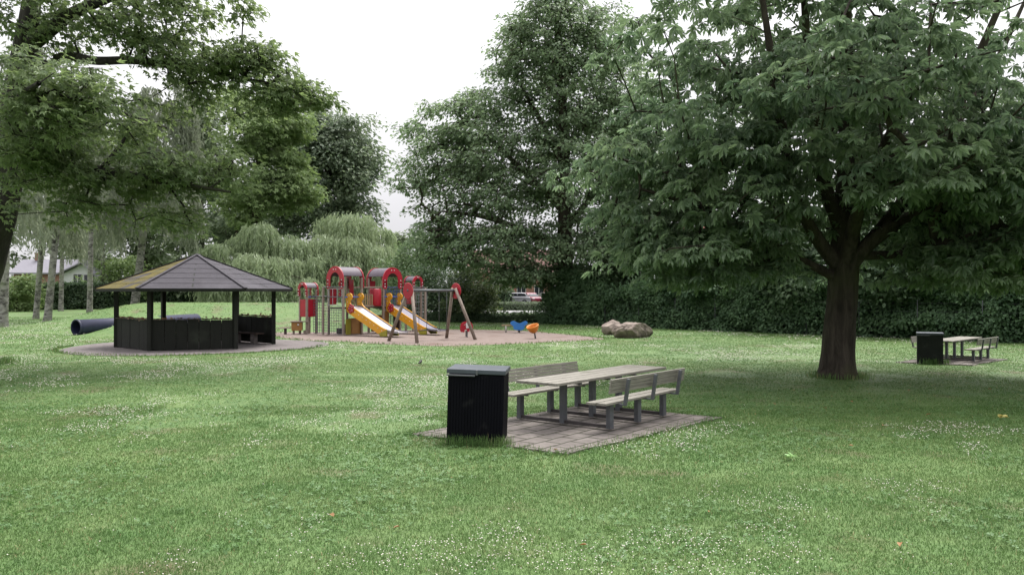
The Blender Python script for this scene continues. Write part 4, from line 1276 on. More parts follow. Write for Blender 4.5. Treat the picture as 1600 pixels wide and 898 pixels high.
def hedge(label, a, b, h, d, n, size, leaf, seed, tmpl=BROAD, lump=.35, top=.4, cat='hedge', name='hedge', hvar=.25):
    rng = np.random.default_rng(seed); a = np.array(a, float); b = np.array(b, float)
    L = np.linalg.norm(b - a); dr = (b - a) / L; nr = np.array((dr[1], -dr[0]))
    if nr[1] > 0: nr = -nr
    root = thing(name, label, cat, (a[0], a[1], 0))
    off = np.array((a[0], a[1], 0))
    hh = lambda s: h * (1 + hvar * (fbm(s * .35 + seed, s * 0 + 1.3, seed) - .5) * 2)
    m = MB(); kk = max(4, int(L / 1.2))
    vs = []; fs = []
    for i in range(kk + 1):
        s = L * i / kk; p = a + dr * s - a; H = float(hh(np.array([s]))[0]) - .3 - lump * .5
        for sx in (-1, 1):
            q = p + nr * sx * max(.12, d / 2 - .3 - lump); vs += [(q[0], q[1], 0), (q[0] - nr[0] * sx * .12, q[1] - nr[1] * sx * .12, H)]
    for i in range(kk):
        c = i * 4; z = c + 4
        fs += [(c, z, z + 1, c + 1), (c + 2, c + 3, z + 3, z + 2), (c + 1, z + 1, z + 3, c + 3)]
    fs += [(0, 1, 3, 2), (kk * 4, kk * 4 + 2, kk * 4 + 3, kk * 4 + 1)]
    m.add(vs, fs); m.build('branches', core_m, root)
    s = rng.random(n) * L; H = hh(s)
    istop = rng.random(n) < top
    v = np.where(istop, rng.random(n) * 2 - 1, np.where(rng.random(n) < .85, 1, -1))
    z = np.where(istop, H, H * rng.random(n) ** .9)
    lum = lump * (fbm(s * .8 + 7, z * 1.1 + v * 2, seed + 4) - .5) * 2
    v2 = v * d / 2 + np.where(istop, 0, np.sign(v) * lum) - np.where(istop, 0, np.sign(v) * .25 * (z / H) ** 2)
    z = z + np.where(istop, lum * .8 + rng.exponential(.12 * lump / .45, n) * (rng.random(n) < .5), 0)
    depth = rng.random(n) * (.3 + lump * .4)
    p = a + dr * s[:, None] + nr * (v2 - np.where(istop, 0, np.sign(v) * depth))[:, None]
    pos = np.stack([p[:, 0], p[:, 1], np.maximum(.03, z - np.where(istop, depth, 0))], 1)
    o3 = np.stack([nr[0] * np.sign(v), nr[1] * np.sign(v), 0 * v], 1) * np.where(istop, .15, 1)[:, None]
    T = o3 * .6 + rng.normal(size=pos.shape) * .5 + np.where(istop, .5, -.35)[:, None] * np.array((0, 0, 1.0))
    Nn = o3 * .7 + np.array((0, 0, .7)) + rng.normal(size=pos.shape) * .4
    cl = np.clip(fbm(s * 1.4, z * 1.4 + v, seed + 6) * 1.6 - .3, 0, 1)
    place_leaves('foliage', pos - off, T, Nn, size * (.6 + .7 * rng.random(n)), tmpl, leaf, root, cl)
    return root


def shrub(label, px, py_base, Y, w_m, h_m, n, size, leaf, seed, tmpl=BROAD, name='shrub', zb=.15, spr=60):
    """rounded bush of many stems"""
    rng = np.random.default_rng(seed); x = (px - 800) * Y / F; z0 = float(gz(x, Y))
    env = [(x, Y, z0 + h_m * .5, w_m / 2, w_m / 2 * .9, h_m * .5, spr)]
    return grow_tree(name, label, [[(x, Y, z0, .09), (x + .05, Y, z0 + h_m * .35, .05)]], env, MATS['bark_dark'], leaf, tmpl, size, n / spr, (w_m * .16, h_m * .12), seed, 0, .3, .1, .008, z0 + zb, 2, 'shrub', None, .8)


bark_d = bark_mat('bark_dark', (.085, .07, .055), (.03, .025, .022))
bark_ch = bark_mat('bark_chestnut', (.075, .062, .05), (.022, .018, .015), vs=(7, 7, 1.1))
bark_ok = bark_mat('bark_oak', (.055, .05, .044), (.02, .018, .017))
bark_bi = bark_mat('bark_birch', (.26, .25, .235), (.035, .032, .03), True, vs=(2.5, 2.5, 5), bump=.4)

lf_ch = leaf_mat('leaf_chestnut', (.065, .102, .062), (.14, .19, .105), .45, .42, .5)
lf_ok = leaf_mat('leaf_oak', (.068, .10, .046), (.145, .19, .086), .46, .5, .35)
lf_be = leaf_mat('leaf_beech', (.082, .122, .068), (.155, .205, .115), .45, .5, .35)
lf_ma = leaf_mat('leaf_maple', (.070, .098, .064), (.135, .168, .10), .4, .5, .35)
lf_lg = leaf_mat('leaf_light', (.10, .15, .06), (.175, .23, .10), .3, .5, .3)
lf_wi = leaf_mat('leaf_willow', (.145, .19, .105), (.245, .29, .18), .35, .5, .3)
lf_bi = leaf_mat('leaf_birch', (.10, .12, .085), (.18, .195, .14), .42, .5, .3)
lf_he = leaf_mat('leaf_hedge', (.034, .068, .034), (.085, .14, .064), .3, .55, .3)
lf_dk = leaf_mat('leaf_dark', (.036, .062, .035), (.08, .118, .058), .32, .5, .3)
lf_bg = leaf_mat('leaf_far', (.085, .112, .066), (.15, .185, .11), .3, .55, .3)

HA, HB = np.array((2.75, 58.0)), np.array((25.5, 33.2))
hedge('long dense dark green boundary hedge with wire fence along it', HA, HB, 2.8, 2.3, 90000, .17, lf_he, 3, BROAD, .75, .35, hvar=.4)
hedge('low dark scruffy hedge under the gap beside the shrub', (-6.6, 60.5), (2.7, 59.0), .62, 1.3, 9000, .15, lf_dk, 5, BROAD, .25, .5, hvar=.3)
hedge('dark clipped hedge in front of the white-gabled house', (-62, 93), (-41, 119), 3.0, 1.8, 20000, .3, lf_dk, 6, BROAD, .35, .45, hvar=.12)
hedge('far dark hedge behind the grassy mound and willows', (-40, 112), (0, 100), 2.4, 2.0, 14000, .34, lf_dk, 7, BROAD, .4, .45)
hedge('neat low grey-green garden hedge beyond the road', (-3.5, 97.5), (9.5, 97.5), .95, 1.2, 6000, .16, leaf_mat('leaf_grey', (.09, .12, .07), (.13, .16, .10), .2), 8, SMALL, .06, .5, hvar=.03)
hedge('shady leafy hedge between the shrub and the willow', (-13.5, 64.5), (-6.8, 61.5), 1.2, 1.2, 6500, .2, lf_dk, 9, BROAD, .3, .5)

# wire fence: one thing, posts as parts
wf = thing('wire_fence', 'thin grey post-and-wire fence in front of the long hedge', 'fence', (-6.3, 59.2, 0))
line = [np.array((-6.3, 59.2)), np.array((2.3, 57.2)), np.array((24.6, 32.2))]
fo = line[0]; ps = []
for a, b in ((line[0], line[1]), (line[1], line[2])):
    L = np.linalg.norm(b - a); k = int(round(L / 2.75))
    for i in range(k + (1 if b is line[2] else 0)): ps.append(a + (b - a) * i / k)
fpost_m = surf('fence_post', (.07, .075, .08), (.045, .05, .05), .7, 5, .1)
for p in ps:
    m = MB(); m.tube([(p[0] - fo[0], p[1] - fo[1], 0), (p[0] - fo[0], p[1] - fo[1], 1.85)], .022, 8); m.build('post', fpost_m, wf)
m = MB()
for z in (.1, .5, .9, 1.3, 1.7):
    m.tube([(p[0] - fo[0], p[1] - fo[1], z) for p in line], .004, 4)
m.build('wire', fpost_m, wf)

# shrubs
shrub('dense dark shrub with a yellowish edge left of the gap to the road', 742, 492, 60.5, 4.6, 3.9, 6500, .19, leaf_mat('leaf_shrub', (.03, .055, .03), (.12, .15, .055), .25), 21)
shrub('bushy mid-green shrub between the willow and the tall beech', 650, 470, 66, 5.5, 6.6, 7000, .22, leaf_mat('leaf_mid', (.055, .095, .045), (.115, .16, .075), .28), 22, spr=90)
shrub('dark layered evergreen bush below the low boughs left of the beech', 696, 480, 62.5, 5.6, 5.0, 8000, .2, lf_dk, 23, spr=90)
shrub('leafy dark bush right of the gap at the foot of the beech', 884, 500, 58.8, 3.0, 2.9, 4200, .17, lf_dk, 24)
shrub('light green bush in front of the white-gabled house', 26, 480, 92, 6.0, 4.0, 3600, .34, lf_lg, 25)
shrub('pale green bush to the right of the white-gabled house', 186, 470, 108, 8, 7.5, 4500, .38, lf_lg, 26)
shrub('light green bush below the willow fronds at the end of the play area', 575, 480, 80, 6, 3.4, 3500, .28, leaf_mat('leaf_mid2', (.06, .09, .045), (.12, .15, .07), .28), 27)

# =================================================================== THE NEAR TREES
rng = np.random.default_rng(3)
# horse chestnut
tx, ty = 8.5, 21.4
trunk = [(tx, ty, -.05, .40), (tx + .02, ty, .8, .385), (tx + .15, ty, 2.3, .36), (tx + .2, ty, 3.2, .37), (tx + .25, ty, 5.0, .26), (tx + .3, ty, 7.5, .2), (tx + .2, ty, 10.5, .12), (tx + .2, ty, 13.0, .05)]
fk = (tx + .17, ty, 2.75)
limbs = [
    [fk + (.2,), (7.9, 21.1, 3.5, .17), (7.15, 20.6, 4.5, .13), (6.6, 20.0, 6.2, .13), (6.0, 19.2, 8.3, .08), (5.6, 18.8, 10, .04)],
    [(tx + .15, ty, 2.5, .13), (7.3, 21.2, 3.15, .095), (6.2, 20.9, 3.7, .10), (4.9, 20.6, 4.35, .07), (3.2, 20.4, 4.8, .03)],
    [fk + (.2,), (9.3, 21.4, 3.5, .16), (10.3, 21.4, 4.6, .13), (11.5, 21.2, 6.8, .12), (12.4, 21, 9.3, .07)],
    [fk + (.22,), (9.2, 20.9, 3.6, .17), (10.2, 20.2, 4.3, .13), (11.6, 19.3, 5.2, .1), (13.4, 18.6, 6.4, .05)],
    [fk + (.22,), (8.6, 20.6, 3.9, .17), (8.4, 19.2, 5.0, .13), (8.2, 17.3, 6.0, .08), (8.0, 15.7, 6.5, .03)],
    [fk + (.22,), (8.9, 22.3, 4.0, .17), (9.2, 23.9, 5.3, .13), (9.5, 26, 7.0, .07)],
    [(10.3, 21.4, 4.6, .13), (11.2, 20.6, 7.0, .10), (12.1, 20, 9.6, .07), (12.6, 19.6, 12, .03)], [(9.3, 21.4, 3.5, .14), (11.3, 22.2, 5.6, .12), (13.4, 22.6, 8.6, .08), (14.6, 22.8, 11, .03)],
    [(tx + .22, ty, 3.6, .2), (8.0, 21.2, 5.2, .16), (7.6, 20.9, 7.6, .12), (7.3, 20.6, 10.4, .06)],
    [(tx + .22, ty, 3.9, .2), (9.5, 21.8, 6.0, .15), (10.4, 22.2, 8.6, .10), (11.0, 22.4, 11.2, .05)],
]
env = [(tx + .5, ty, 8.2, 6.6, 6.9, 5.6, 385), (tx - .6, ty - 2.5, 5.9, 5.2, 4.2, 2.4, 115), (tx + 4.2, ty - 1.5, 4.9, 3.6, 4.5, 2.0, 95),
       (tx - 4.0, ty - .5, 5.0, 2.5, 3.0, 2.7, 64), (tx - 3.6, ty - .5, 3.4, 2.9, 2.8, 1.0, 52), (tx + 4.2, ty - 1.0, 3.25, 3.6, 3.2, .8, 74), (tx + 1.6, ty - 4.0, 4.6, 3.0, 1.6, .8, 24)]
grow_tree('chestnut_tree', 'big horse chestnut with hand-shaped leaves and thick trunk on the lawn', [trunk] + limbs, env, bark_ch, lf_ch, CHESTNUT, .235, 23, (.88, .24), 41,
          .4, .12, .42, .013, 2.45, 4, up=1.0, drop=.3, outw=.55, power=.5, sides=48,
          filt=lambda p: ~((np.abs(p[:, 0] - 8.3) < 1.6) & (p[:, 1] < 21.2) & (p[:, 2] < 4.5)) & ~((p[:, 0] > 10.6) & (p[:, 2] > 6.2) & (np.sin(p[:, 0] * 37.7 + p[:, 1] * 91.3) < .25)))

# oak reaching in from the left edge
trunk = pl((-70, 572, 25, .72), (-48, 480, 25, .60), (-4, 330, 25, .56), (14, 235, 25, .47), (30, 120, 25, .36), (48, 10, 25, .27), (60, -110, 24.8, .16), (60, -230, 24.6, .06))
trunk[0] = (trunk[0][0], trunk[0][1], -.05, .75)
limbs = [pl((8, 270, 25, .24), (68, 245, 24.5, .18), (110, 258, 24.3, .15), (157, 266, 24, .14), (225, 278, 23.6, .12), (293, 290, 23.3, .07), (360, 300, 23, .03)),
         pl((26, 140, 25, .22), (62, 108, 25, .17), (100, 84, 25.2, .15), (150, 97, 24.8, .13), (200, 92, 25, .12), (261, 102, 25, .10), (310, 104, 25, .085), (353, 119, 25, .07), (426, 131, 25, .05), (496, 152, 25, .03)),
         pl((35, 80, 25, .24), (110, 20, 24.5, .17), (210, -20, 24, .11), (330, -30, 23.6, .05)),
         pl((14, 225, 25, .22), (10, 190, 22.5, .16), (30, 150, 20.5, .11), (60, 130, 18.8, .05)),
         pl((20, 190, 25, .2), (80, 170, 26.5, .14), (170, 170, 28, .09), (260, 200, 29, .04)),
         pl((157, 266, 24, .1), (180, 240, 23.8, .07), (195, 215, 23.6, .04))]
env = [e(95, 150, 20.5, 95, 75, 1.7, 62), e(40, 215, 21.5, 80, 60, 1.6, 40), e(110, 30, 24.5, 130, 50, 2.2, 46), e(235, 50, 25, 95, 45, 1.8, 34), e(300, 100, 25, 85, 36, 1.5, 36),
       e(395, 95, 25, 70, 38, 1.4, 34), e(440, 150, 25, 58, 34, 1.2, 30), e(480, 155, 25, 40, 20, 1.0, 12), e(180, 190, 26, 90, 50, 2.2, 34), e(330, 165, 26, 80, 24, 1.5, 12),
       e(110, 262, 23.5, 95, 46, 1.8, 34), e(250, 262, 23.5, 85, 40, 1.5, 30), e(350, 262, 23.5, 50, 36, 1.3, 15), e(180, 318, 23.8, 100, 36, 1.6, 15), e(285, 340, 23.8, 40, 34, 1.3, 8), e(70, 320, 24.5, 60, 40, 1.6, 9),
       e(270, 0, 24, 80, 32, 1.4, 20), e(375, 8, 24, 26, 14, .8, 5), e(100, -120, 24.5, 260, 90, 4, 70)]
grow_tree('oak_tree', 'spreading oak with long low limbs reaching in over the shelter', [trunk] + limbs, env, bark_ok, lf_ok, LOBED, .18, 36, (.76, .30), 42, .25, .1, .35, .011, None, 4,
          up=.95, drop=.25, sides=40, power=.46)

# =================================================================== THE TREES BEHIND
BY = 57.5
tr = pl((884, 505, BY, .64), (884, 420, BY, .56), (882, 380, BY, .52), (882, 290, BY, .42), (880, 180, BY, .3), (872, 70, BY, .2), (868, -20, BY, .1)); tr[0] = tr[0][:2] + (0, .7)
limbs = [pl((884, 385, BY, .3), (830, 365, BY - .5, .25), (780, 345, BY - 1, .2), (740, 335, BY - 1.5, .13), (690, 330, BY - 2, .06)),
         pl((882, 330, BY, .28), (820, 270, BY, .2), (760, 210, BY, .13), (700, 170, BY, .05)),
         pl((882, 360, BY, .26), (930, 300, BY, .2), (965, 220, BY, .12), (985, 140, BY, .05)),
         pl((881, 260, BY, .24), (840, 180, BY, .16), (800, 110, BY, .08))]
env = [e(880, 120, BY, 98, 125, 5, 270), e(865, 30, BY, 75, 75, 4, 120), e(895, 250, BY, 125, 110, 6.5, 290), e(770, 270, BY, 105, 100, 5.5, 270), e(960, 150, BY, 65, 110, 5, 130), e(940, 60, BY, 50, 60, 4, 60), e(800, 110, BY, 45, 60, 4, 60), e(755, 175, BY, 50, 50, 4, 60), e(815, 55, BY, 30, 35, 3, 26), e(815, 428, BY - 1.5, 62, 13, 2.5, 60), e(700, 220, BY, 60, 75, 4, 85), e(660, 265, BY, 40, 60, 3, 40), e(640, 210, BY, 25, 16, 2, 6),
       e(780, 385, BY - 1, 125, 45, 5, 190), e(690, 360, BY - 1, 58, 60, 3.5, 80), e(930, 385, BY - .5, 80, 50, 4.5, 110), e(630, 290, BY - 1, 32, 12, 2, 6), e(985, 250, BY, 60, 110, 5, 110), e(868, -15, BY, 40, 30, 3, 16)]
grow_tree('beech_tree', 'very tall dark beech with drooping boughs behind the play area', [tr] + limbs, env, bark_d, lf_be, SMALL, .255, 42, (1.05, .36), 43, .3, .12, .5, .014, None, 8, up=.9, drop=.35, sides=18,
          filt=lambda p: ~((np.abs(p[:, 0] - .8) < 1.6) & (p[:, 2] < 2.5)))

DY = 92
tr = pl((515, 480, DY, .6), (515, 380, DY, .5), (512, 280, DY, .35), (510, 200, DY, .15)); tr[0] = tr[0][:2] + (0, .6)
env = [e(515, 240, DY, 66, 72, 5, 90), e(550, 260, DY, 46, 76, 4.5, 80), e(470, 230, DY, 40, 50, 4, 34), e(530, 330, DY, 60, 45, 5, 60), e(450, 325, DY, 70, 45, 5, 60), e(520, 195, DY, 35, 24, 3, 18)]
grow_tree('maple_tree', 'dark round-crowned maple rising behind the willows', [tr], env, bark_d, lf_ma, BROAD, .42, 82, (1.7, .9), 44, .2, .15, .4, .018, None, 2)
MY = 78
tr = pl((392, 480, MY, .45), (396, 380, MY, .38), (402, 280, MY, .26), (405, 180, MY, .12)); tr[0] = tr[0][:2] + (0, .5)
env = [e(445, 285, MY, 52, 48, 4, 75), e(410, 215, MY, 58, 55, 4, 70), e(385, 165, MY, 40, 50, 4, 24), e(445, 195, MY, 50, 42, 3, 40), e(385, 310, MY, 42, 45, 4, 36)]
grow_tree('maple_tree', 'yellow-green maple with a bright lower bough above the shelter', [tr], env, bark_d, lf_lg, LOBED, .4, 60, (1.4, .7), 45, .2, .15, .4, .016, None, 2)


def weeping(name, label, base, top_z, lobes, leaf, strands, k, seed, size, bark, lean=(0, 0), r=.4, lmin=2.0, lmax=5.0, swing=.45, floor=.6):
    rng = np.random.default_rng(seed); x, y, z0 = base
    root = thing(name, label, 'tree', (x, y, z0)); off = np.array((x, y, z0))
    tr = [(x, y, z0 - .1, r), (x + lean[0] * .3, y + lean[1] * .3, z0 + top_z * .3, r * .85), (x + lean[0] * .7, y, z0 + top_z * .65, r * .55), (x + lean[0], y, z0 + top_z * .93, r * .15)]
    tg = np.array([l[:3] for l in lobes])
    P, par, rad, nf = skeleton([tr], tg, rng, .25, .03, .6, .8)
    V0, F0 = loft_np(tr, 14, .1, .3, seed); idx = np.arange(nf, len(P)); pr = par[idx]
    V1, F1 = tubes_np(P[pr], P[idx], np.minimum(rad[pr], rad[idx] * 1.4), rad[idx], 6)
    mesh_np('trunk', np.concatenate([V0, V1]) - off, [F0, F1 + len(V0)], bark, root, True)
    tops = []; outs = []; lens = []; cls = []
    for (lx, ly, lz, lr) in lobes:
        m = max(4, int(strands * lr)); d = unit(rng.normal(size=(m, 3))); d[:, 2] = np.abs(d[:, 2])
        rr = rng.random(m) ** .5
        tops.append(np.array((lx, ly, lz)) + d * rr[:, None] * np.array((lr, lr, lr * .55)) * .8)
        oo = np.stack([d[:, 0], d[:, 1], 0 * rr], 1) + .35 * np.array((lx - x, ly - y, 0)) / max(lr, 1); outs.append(unit(oo + 1e-6))
        lens.append(np.minimum(lmin + (lmax - lmin) * rng.random(m) ** .8, lz - z0 - floor + rng.random(m)))
        cls.append(np.full(m, rng.random()) * .6 + .4 * rng.random(m))
    tops = np.concatenate(tops); outs = np.concatenate(outs); lens = np.maximum(np.concatenate(lens), .6); cls = np.concatenate(cls)
    p, T, Nn, rep = hanging(tops, lens, rng, outs, k, jit=size * .13, swing=swing)
    place_leaves('crown', p - off, T, Nn, size * (.7 + .6 * rng.random(len(p))), NARROW if size < .8 else NARROW, leaf, root, cls[rep])
    return root


def lobes_px(spec, seed):
    rng = np.random.default_rng(seed); out = []
    for (px, py, Y, r, dep) in spec:
        c = pz(px, py, Y); out.append((c[0], c[1] + (rng.random() - .5) * dep, c[2] + .5 * (rng.random() - .6), r * (.75 + .45 * rng.random())))
    return out


WY = 70
lob = [(405, 360, WY, 2.0, 3), (372, 372, WY, 1.9, 3), (440, 376, WY, 2.0, 3), (350, 392, WY, 1.7, 4), (470, 384, WY, 1.8, 3), (392, 400, WY - 3, 1.7, 2), (430, 408, WY - 3, 1.7, 2), (360, 420, WY - 2, 1.5, 2), (460, 415, WY - 3, 1.7, 2),
       (495, 405, WY - 1, 1.5, 3), (335, 420, WY, 1.3, 3), (410, 380, WY + 3, 2.2, 2), (485, 440, WY - 3, 1.2, 2), (400, 430, WY - 4, 1.3, 1), (440, 435, WY - 4, 1.3, 1)]
weeping('willow_tree', 'pale green weeping willow hanging over the right side of the shelter roof', (pz(415, 0, WY)[0], WY, 0), 6.8, lobes_px(lob, 1), lf_wi, 52, 30, 51, .42, bark_d, (0, 0), .45, 2.2, 6.6, .3)
WY = 73
lob = [(530, 345, WY, 2.1, 3), (560, 348, WY, 2.1, 3), (515, 372, WY - 2, 2.0, 3), (590, 362, WY, 1.9, 3), (550, 380, WY - 3, 2.0, 2), (585, 395, WY - 3, 1.8, 2), (607, 388, WY, 1.6, 3), (515, 405, WY - 3, 1.8, 2), (545, 418, WY - 4, 1.6, 2), (600, 425, WY - 3, 1.4, 2),
       (625, 412, WY, 1.2, 3), (575, 430, WY - 4, 1.4, 1), (545, 365, WY + 3, 2.4, 2), (500, 430, WY - 3, 1.3, 2), (498, 390, WY - 1, 1.5, 2)]
weeping('willow_tree', 'rounder taller weeping willow directly behind the climbing frame', (pz(555, 0, WY)[0], WY, 0), 7.6, lobes_px(lob, 2), lf_wi, 52, 30, 52, .42, bark_d, (0, 0), .45, 2.2, 6.6, .3)

# silver birches on the left lawn
BIR = [  # base px, base py, lean px at the top, top py, r, label
    (5, 512, 22, 60, .27, 'silver birch at the left edge beside the oak trunk'),
    (56, 498, 90, 150, .24, 'slanting silver birch, the more distant of the leaning pair'),
    (74, 503, 120, 120, .27, 'slanting silver birch, the nearer of the leaning pair'),
    (95, 486, 102, 130, .26, 'slim grey-brown upright birch behind the leaning pair'),
    (140, 489, 146, 110, .29, 'straight white-barked birch left of the tunnel pipe'),
    (160, 482, 162, 140, .28, 'slender dark-stemmed birch by the left tip of the shelter roof'),
    (208, 498.6, 262, 40, .34, 'stout white birch with weeping twigs behind the shelter roof')]
for i, (px, py, tpx, tpy, r, lab) in enumerate(BIR):
    g = gp(px, py); Yb = g[1]
    rg = np.random.default_rng(60 + i); k = Yb / F
    top = pz(tpx, tpy, Yb)
    tz = min(top[2], 19.0); lob = []
    nl = 15 if i != 6 else 46
    for j in range(nl):
        f = .42 + .58 * rg.random(); c = np.array((g[0], g[1], 0)) * (1 - f) + np.array((top[0], top[1], tz)) * f
        w_ = (3.6 if i == 6 else 1.9) * (1.15 - .7 * f); a = rg.random() * 2 * PI
        lob.append((c[0] + w_ * math.cos(a), c[1] + w_ * math.sin(a), max(c[2], 7.2 if i != 6 else 5.2), .75))
    weeping('birch_tree', lab, (g[0], g[1], float(gz(g[0], g[1]))), tz, lob, lf_bi, 34, 16, 70 + i, .42, bark_bi, ((top[0] - g[0]) * .8, 0), r, 1.2, 3.4, .5, 5.4 if i != 6 else 3.4)

# background trees: (label, px, Y, top py, half width px, leaf, density, seed, bottom py)
BG = [('grey-green tree rising far left behind the house roof', -20, 135, 140, 95, lf_bg, 110, 81, 480), ('tall thin-crowned tree behind the ridge of the white-gabled house', 110, 145, 190, 80, lf_bg, 100, 82, 450),
      ('broad pale tree behind the stout birch', 225, 126, 130, 85, lf_bg, 120, 83, 470), ('tall tree with an open crown between birch and willow', 315, 112, 100, 70, lf_bg, 110, 84, 470),
      ('dark tree half hidden behind the left willow', 370, 105, 230, 55, lf_ma, 60, 85, 450),
      ('hazy rounded tree in the gap between willow and beech', 640, 125, 345, 40, lf_bg, 40, 86, 450),
      ('dark leafy tree behind the hedge left of the chestnut trunk', 1010, 55, 250, 80, lf_dk, 150, 87, 475), ('dark bushy tree between the beech trunk and the hedge', 935, 60, 365, 50, lf_dk, 110, 93, 492), ('bushy tree behind the hedge below the pinkish roof', 1120, 49.5, 390, 85, lf_he, 130, 88, 468),
      ('shady tree behind the hedge directly beyond the chestnut trunk', 1250, 45.2, 310, 105, lf_dk, 190, 89, 470), ('dark tree behind the hedge to the right of the chestnut trunk', 1400, 41.4, 300, 105, lf_dk, 190, 90, 472),
      ('dense tree behind the hedge above the farther picnic table', 1545, 38.4, 300, 105, lf_dk, 180, 91, 475), ('leafy tree beyond the right edge of the hedge', 1700, 46, 250, 90, lf_he, 90, 92, 500)]
for (lab, px, Y_, tpy, hw, lf, nsp, seed, bpy_) in BG:
    k = Y_ / F; c = pz(px, (tpy + bpy_) / 2, Y_); zt = pz(px, tpy, Y_)[2]; hz = (bpy_ - tpy) / 2 * k; w_ = hw * k
    rg = np.random.default_rng(seed)
    tr = [(c[0], Y_, 0, .34), (c[0] + .1, Y_, zt * .3, .28), (c[0] - .1, Y_, zt * .6, .17), (c[0], Y_, zt * .9, .05)]
    env = [(c[0], Y_, c[2], w_ * .8, w_ * .7, hz, int(nsp * .5))]
    for j in range(4):
        a = rg.random() * 2 * PI; env.append((c[0] + w_ * .55 * math.cos(a), Y_ + w_ * .4 * math.sin(a), c[2] + hz * (rg.random() * 1.3 - .75), w_ * .5, w_ * .5, hz * .45, int(nsp * .16)))
    grow_tree('background_tree', lab, [tr], env, bark_d, lf, SMALL if Y_ > 80 else BROAD, .0052 * Y_ if Y_ > 80 else .24, 80, (w_ * .27, min(hz * .2, w_ * .2)), seed, .2, .2, .35, .0002 * Y_, None, 2, group=None)

# =================================================================== HOUSES AND CARS
white_w = surf('white_wall', (.72, .72, .74), (.64, .64, .66), .8, 2, .1)
brick_w = brick_mat('red_brick', (.30, .115, .08), (.24, .09, .065), (.30, .27, .24), .24, .075, .012, axes='XZ')
tile_m = surf('grey_tile', (.30, .29, .335), (.24, .23, .27), .7, 3, .3, stretch=(1, 8, 8))
rtile_m = surf('red_tile', (.42, .155, .12), (.32, .11, .09), .8, 3, .4, stretch=(1, 6, 6))
glass_m = surf('window_glass', (.03, .035, .045), (.02, .024, .03), .08, 2, 0, spec=.6)
frame_m = surf('white_frame', (.7, .7, .7), (.62, .62, .62), .5, 3, 0)


def window(par, x, y, z, w_, h_, s=1):
    m = MB()
    for dx in (-w_ / 2, 0, w_ / 2): m.box((x + dx, y, z), (.07, .1, h_ + .07))
    for dz in (-h_ / 2, h_ / 2): m.box((x, y - .003, z + dz), (w_ + .06, .1, .07))
    f = m.build('window', frame_m, par)
    m = MB(); m.box((x, y + .03, z), (w_ - .02, .04, h_ - .02)); m.build('pane', glass_m, f)


# bungalow with a white gable, left
HY = 121.; k = HY / F
hx = lambda px: (px - 800) * k
h0 = thing('bungalow', 'long low house with grey roof, brick wall and white gable end', 'house', (hx(90), HY, 0))
ox = hx(90)
ez, rz_ = 5.0, 7.1
x0, x1 = hx(18) - ox, hx(112) - ox
m = MB(); m.box(((x0 + x1) / 2, 3.5, ez / 2), (x1 - x0, 6, ez)); m.build('wall', brick_w, h0)
m = MB(); m.add([(x0 - .4, 0, ez), (x1 + 3, 0, ez), (x1 + 3, 3.5, rz_), (x0 - .4, 3.5, rz_), (x1 + 3, 7, ez), (x0 - .4, 7, ez)], [(0, 1, 2, 3), (3, 2, 4, 5)])
m.add([(x0 - .4, 0, ez - .2), (x1 + 3, 0, ez - .2), (x1 + 3, 0, ez), (x0 - .4, 0, ez)], [(0, 1, 2, 3)])
rf = m.build('roof', tile_m, h0)
g0, g1 = hx(104) - ox, hx(160) - ox; gm = hx(138) - ox
m = MB(); out = [(g0, 0), (g1, 0), (g1, 4.2), (gm, 6.25), (g0, 4.75)]
m.prism(out, 7.0, Matrix.Translation((0, 2.2, 0)) @ XZ); m.build('wall', white_w, h0)
m = MB(); m.bar((g0 - .5, 1.9, 4.72), (gm, 1.9, 6.42), .14, 8, (0, 1, 0)); m.bar((gm, 1.9, 6.42), (g1 + .4, 1.9, 4.22), .14, 8, (0, 1, 0)); m.build('roof', tile_m, h0)
window(h0, hx(129) - ox, -1.33, 4.0, 1.3, 1.5); window(h0, hx(147) - ox, -1.33, 3.95, 1.6, 1.5); window(h0, hx(52) - ox, .47, 3.9, 1.0, 1.6)
m = MB(); m.box((hx(40) - ox, 3.4, rz_ + .4), (.8, .8, 1.2)); m.build('chimney', brick_w, rf)

# brick house behind the parked cars
hb = thing('brick_house', 'red brick house with white bay glimpsed above the parked cars', 'house', (1.2, 122, 0))
m = MB(); m.box((0, 4, 2.6), (15, 8, 5.2)); m.build('wall', brick_w, hb)
m = MB(); m.add([(-8, -.6, 5.1), (8, -.6, 5.1), (8, 4, 8.6), (-8, 4, 8.6), (8, 8.6, 5.1), (-8, 8.6, 5.1)], [(0, 1, 2, 3), (3, 2, 4, 5), (0, 3, 5), (1, 4, 2)]); m.build('roof', surf('brown_tile', (.17, .085, .07), (.12, .06, .05), .85, 3, .4, stretch=(1, 6, 6)), hb)
m = MB(); m.box((-3.0, -.5, 2.2), (2.4, 1.1, 4.4), None, .03); m.build('bay', white_w, hb)
for x in (-5.8, .2, 2.8, 5.6):
    window(hb, x, -.02, 2.4, 1.3, 1.4)
window(hb, -3.0, -1.08, 2.6, 1.7, 1.5)
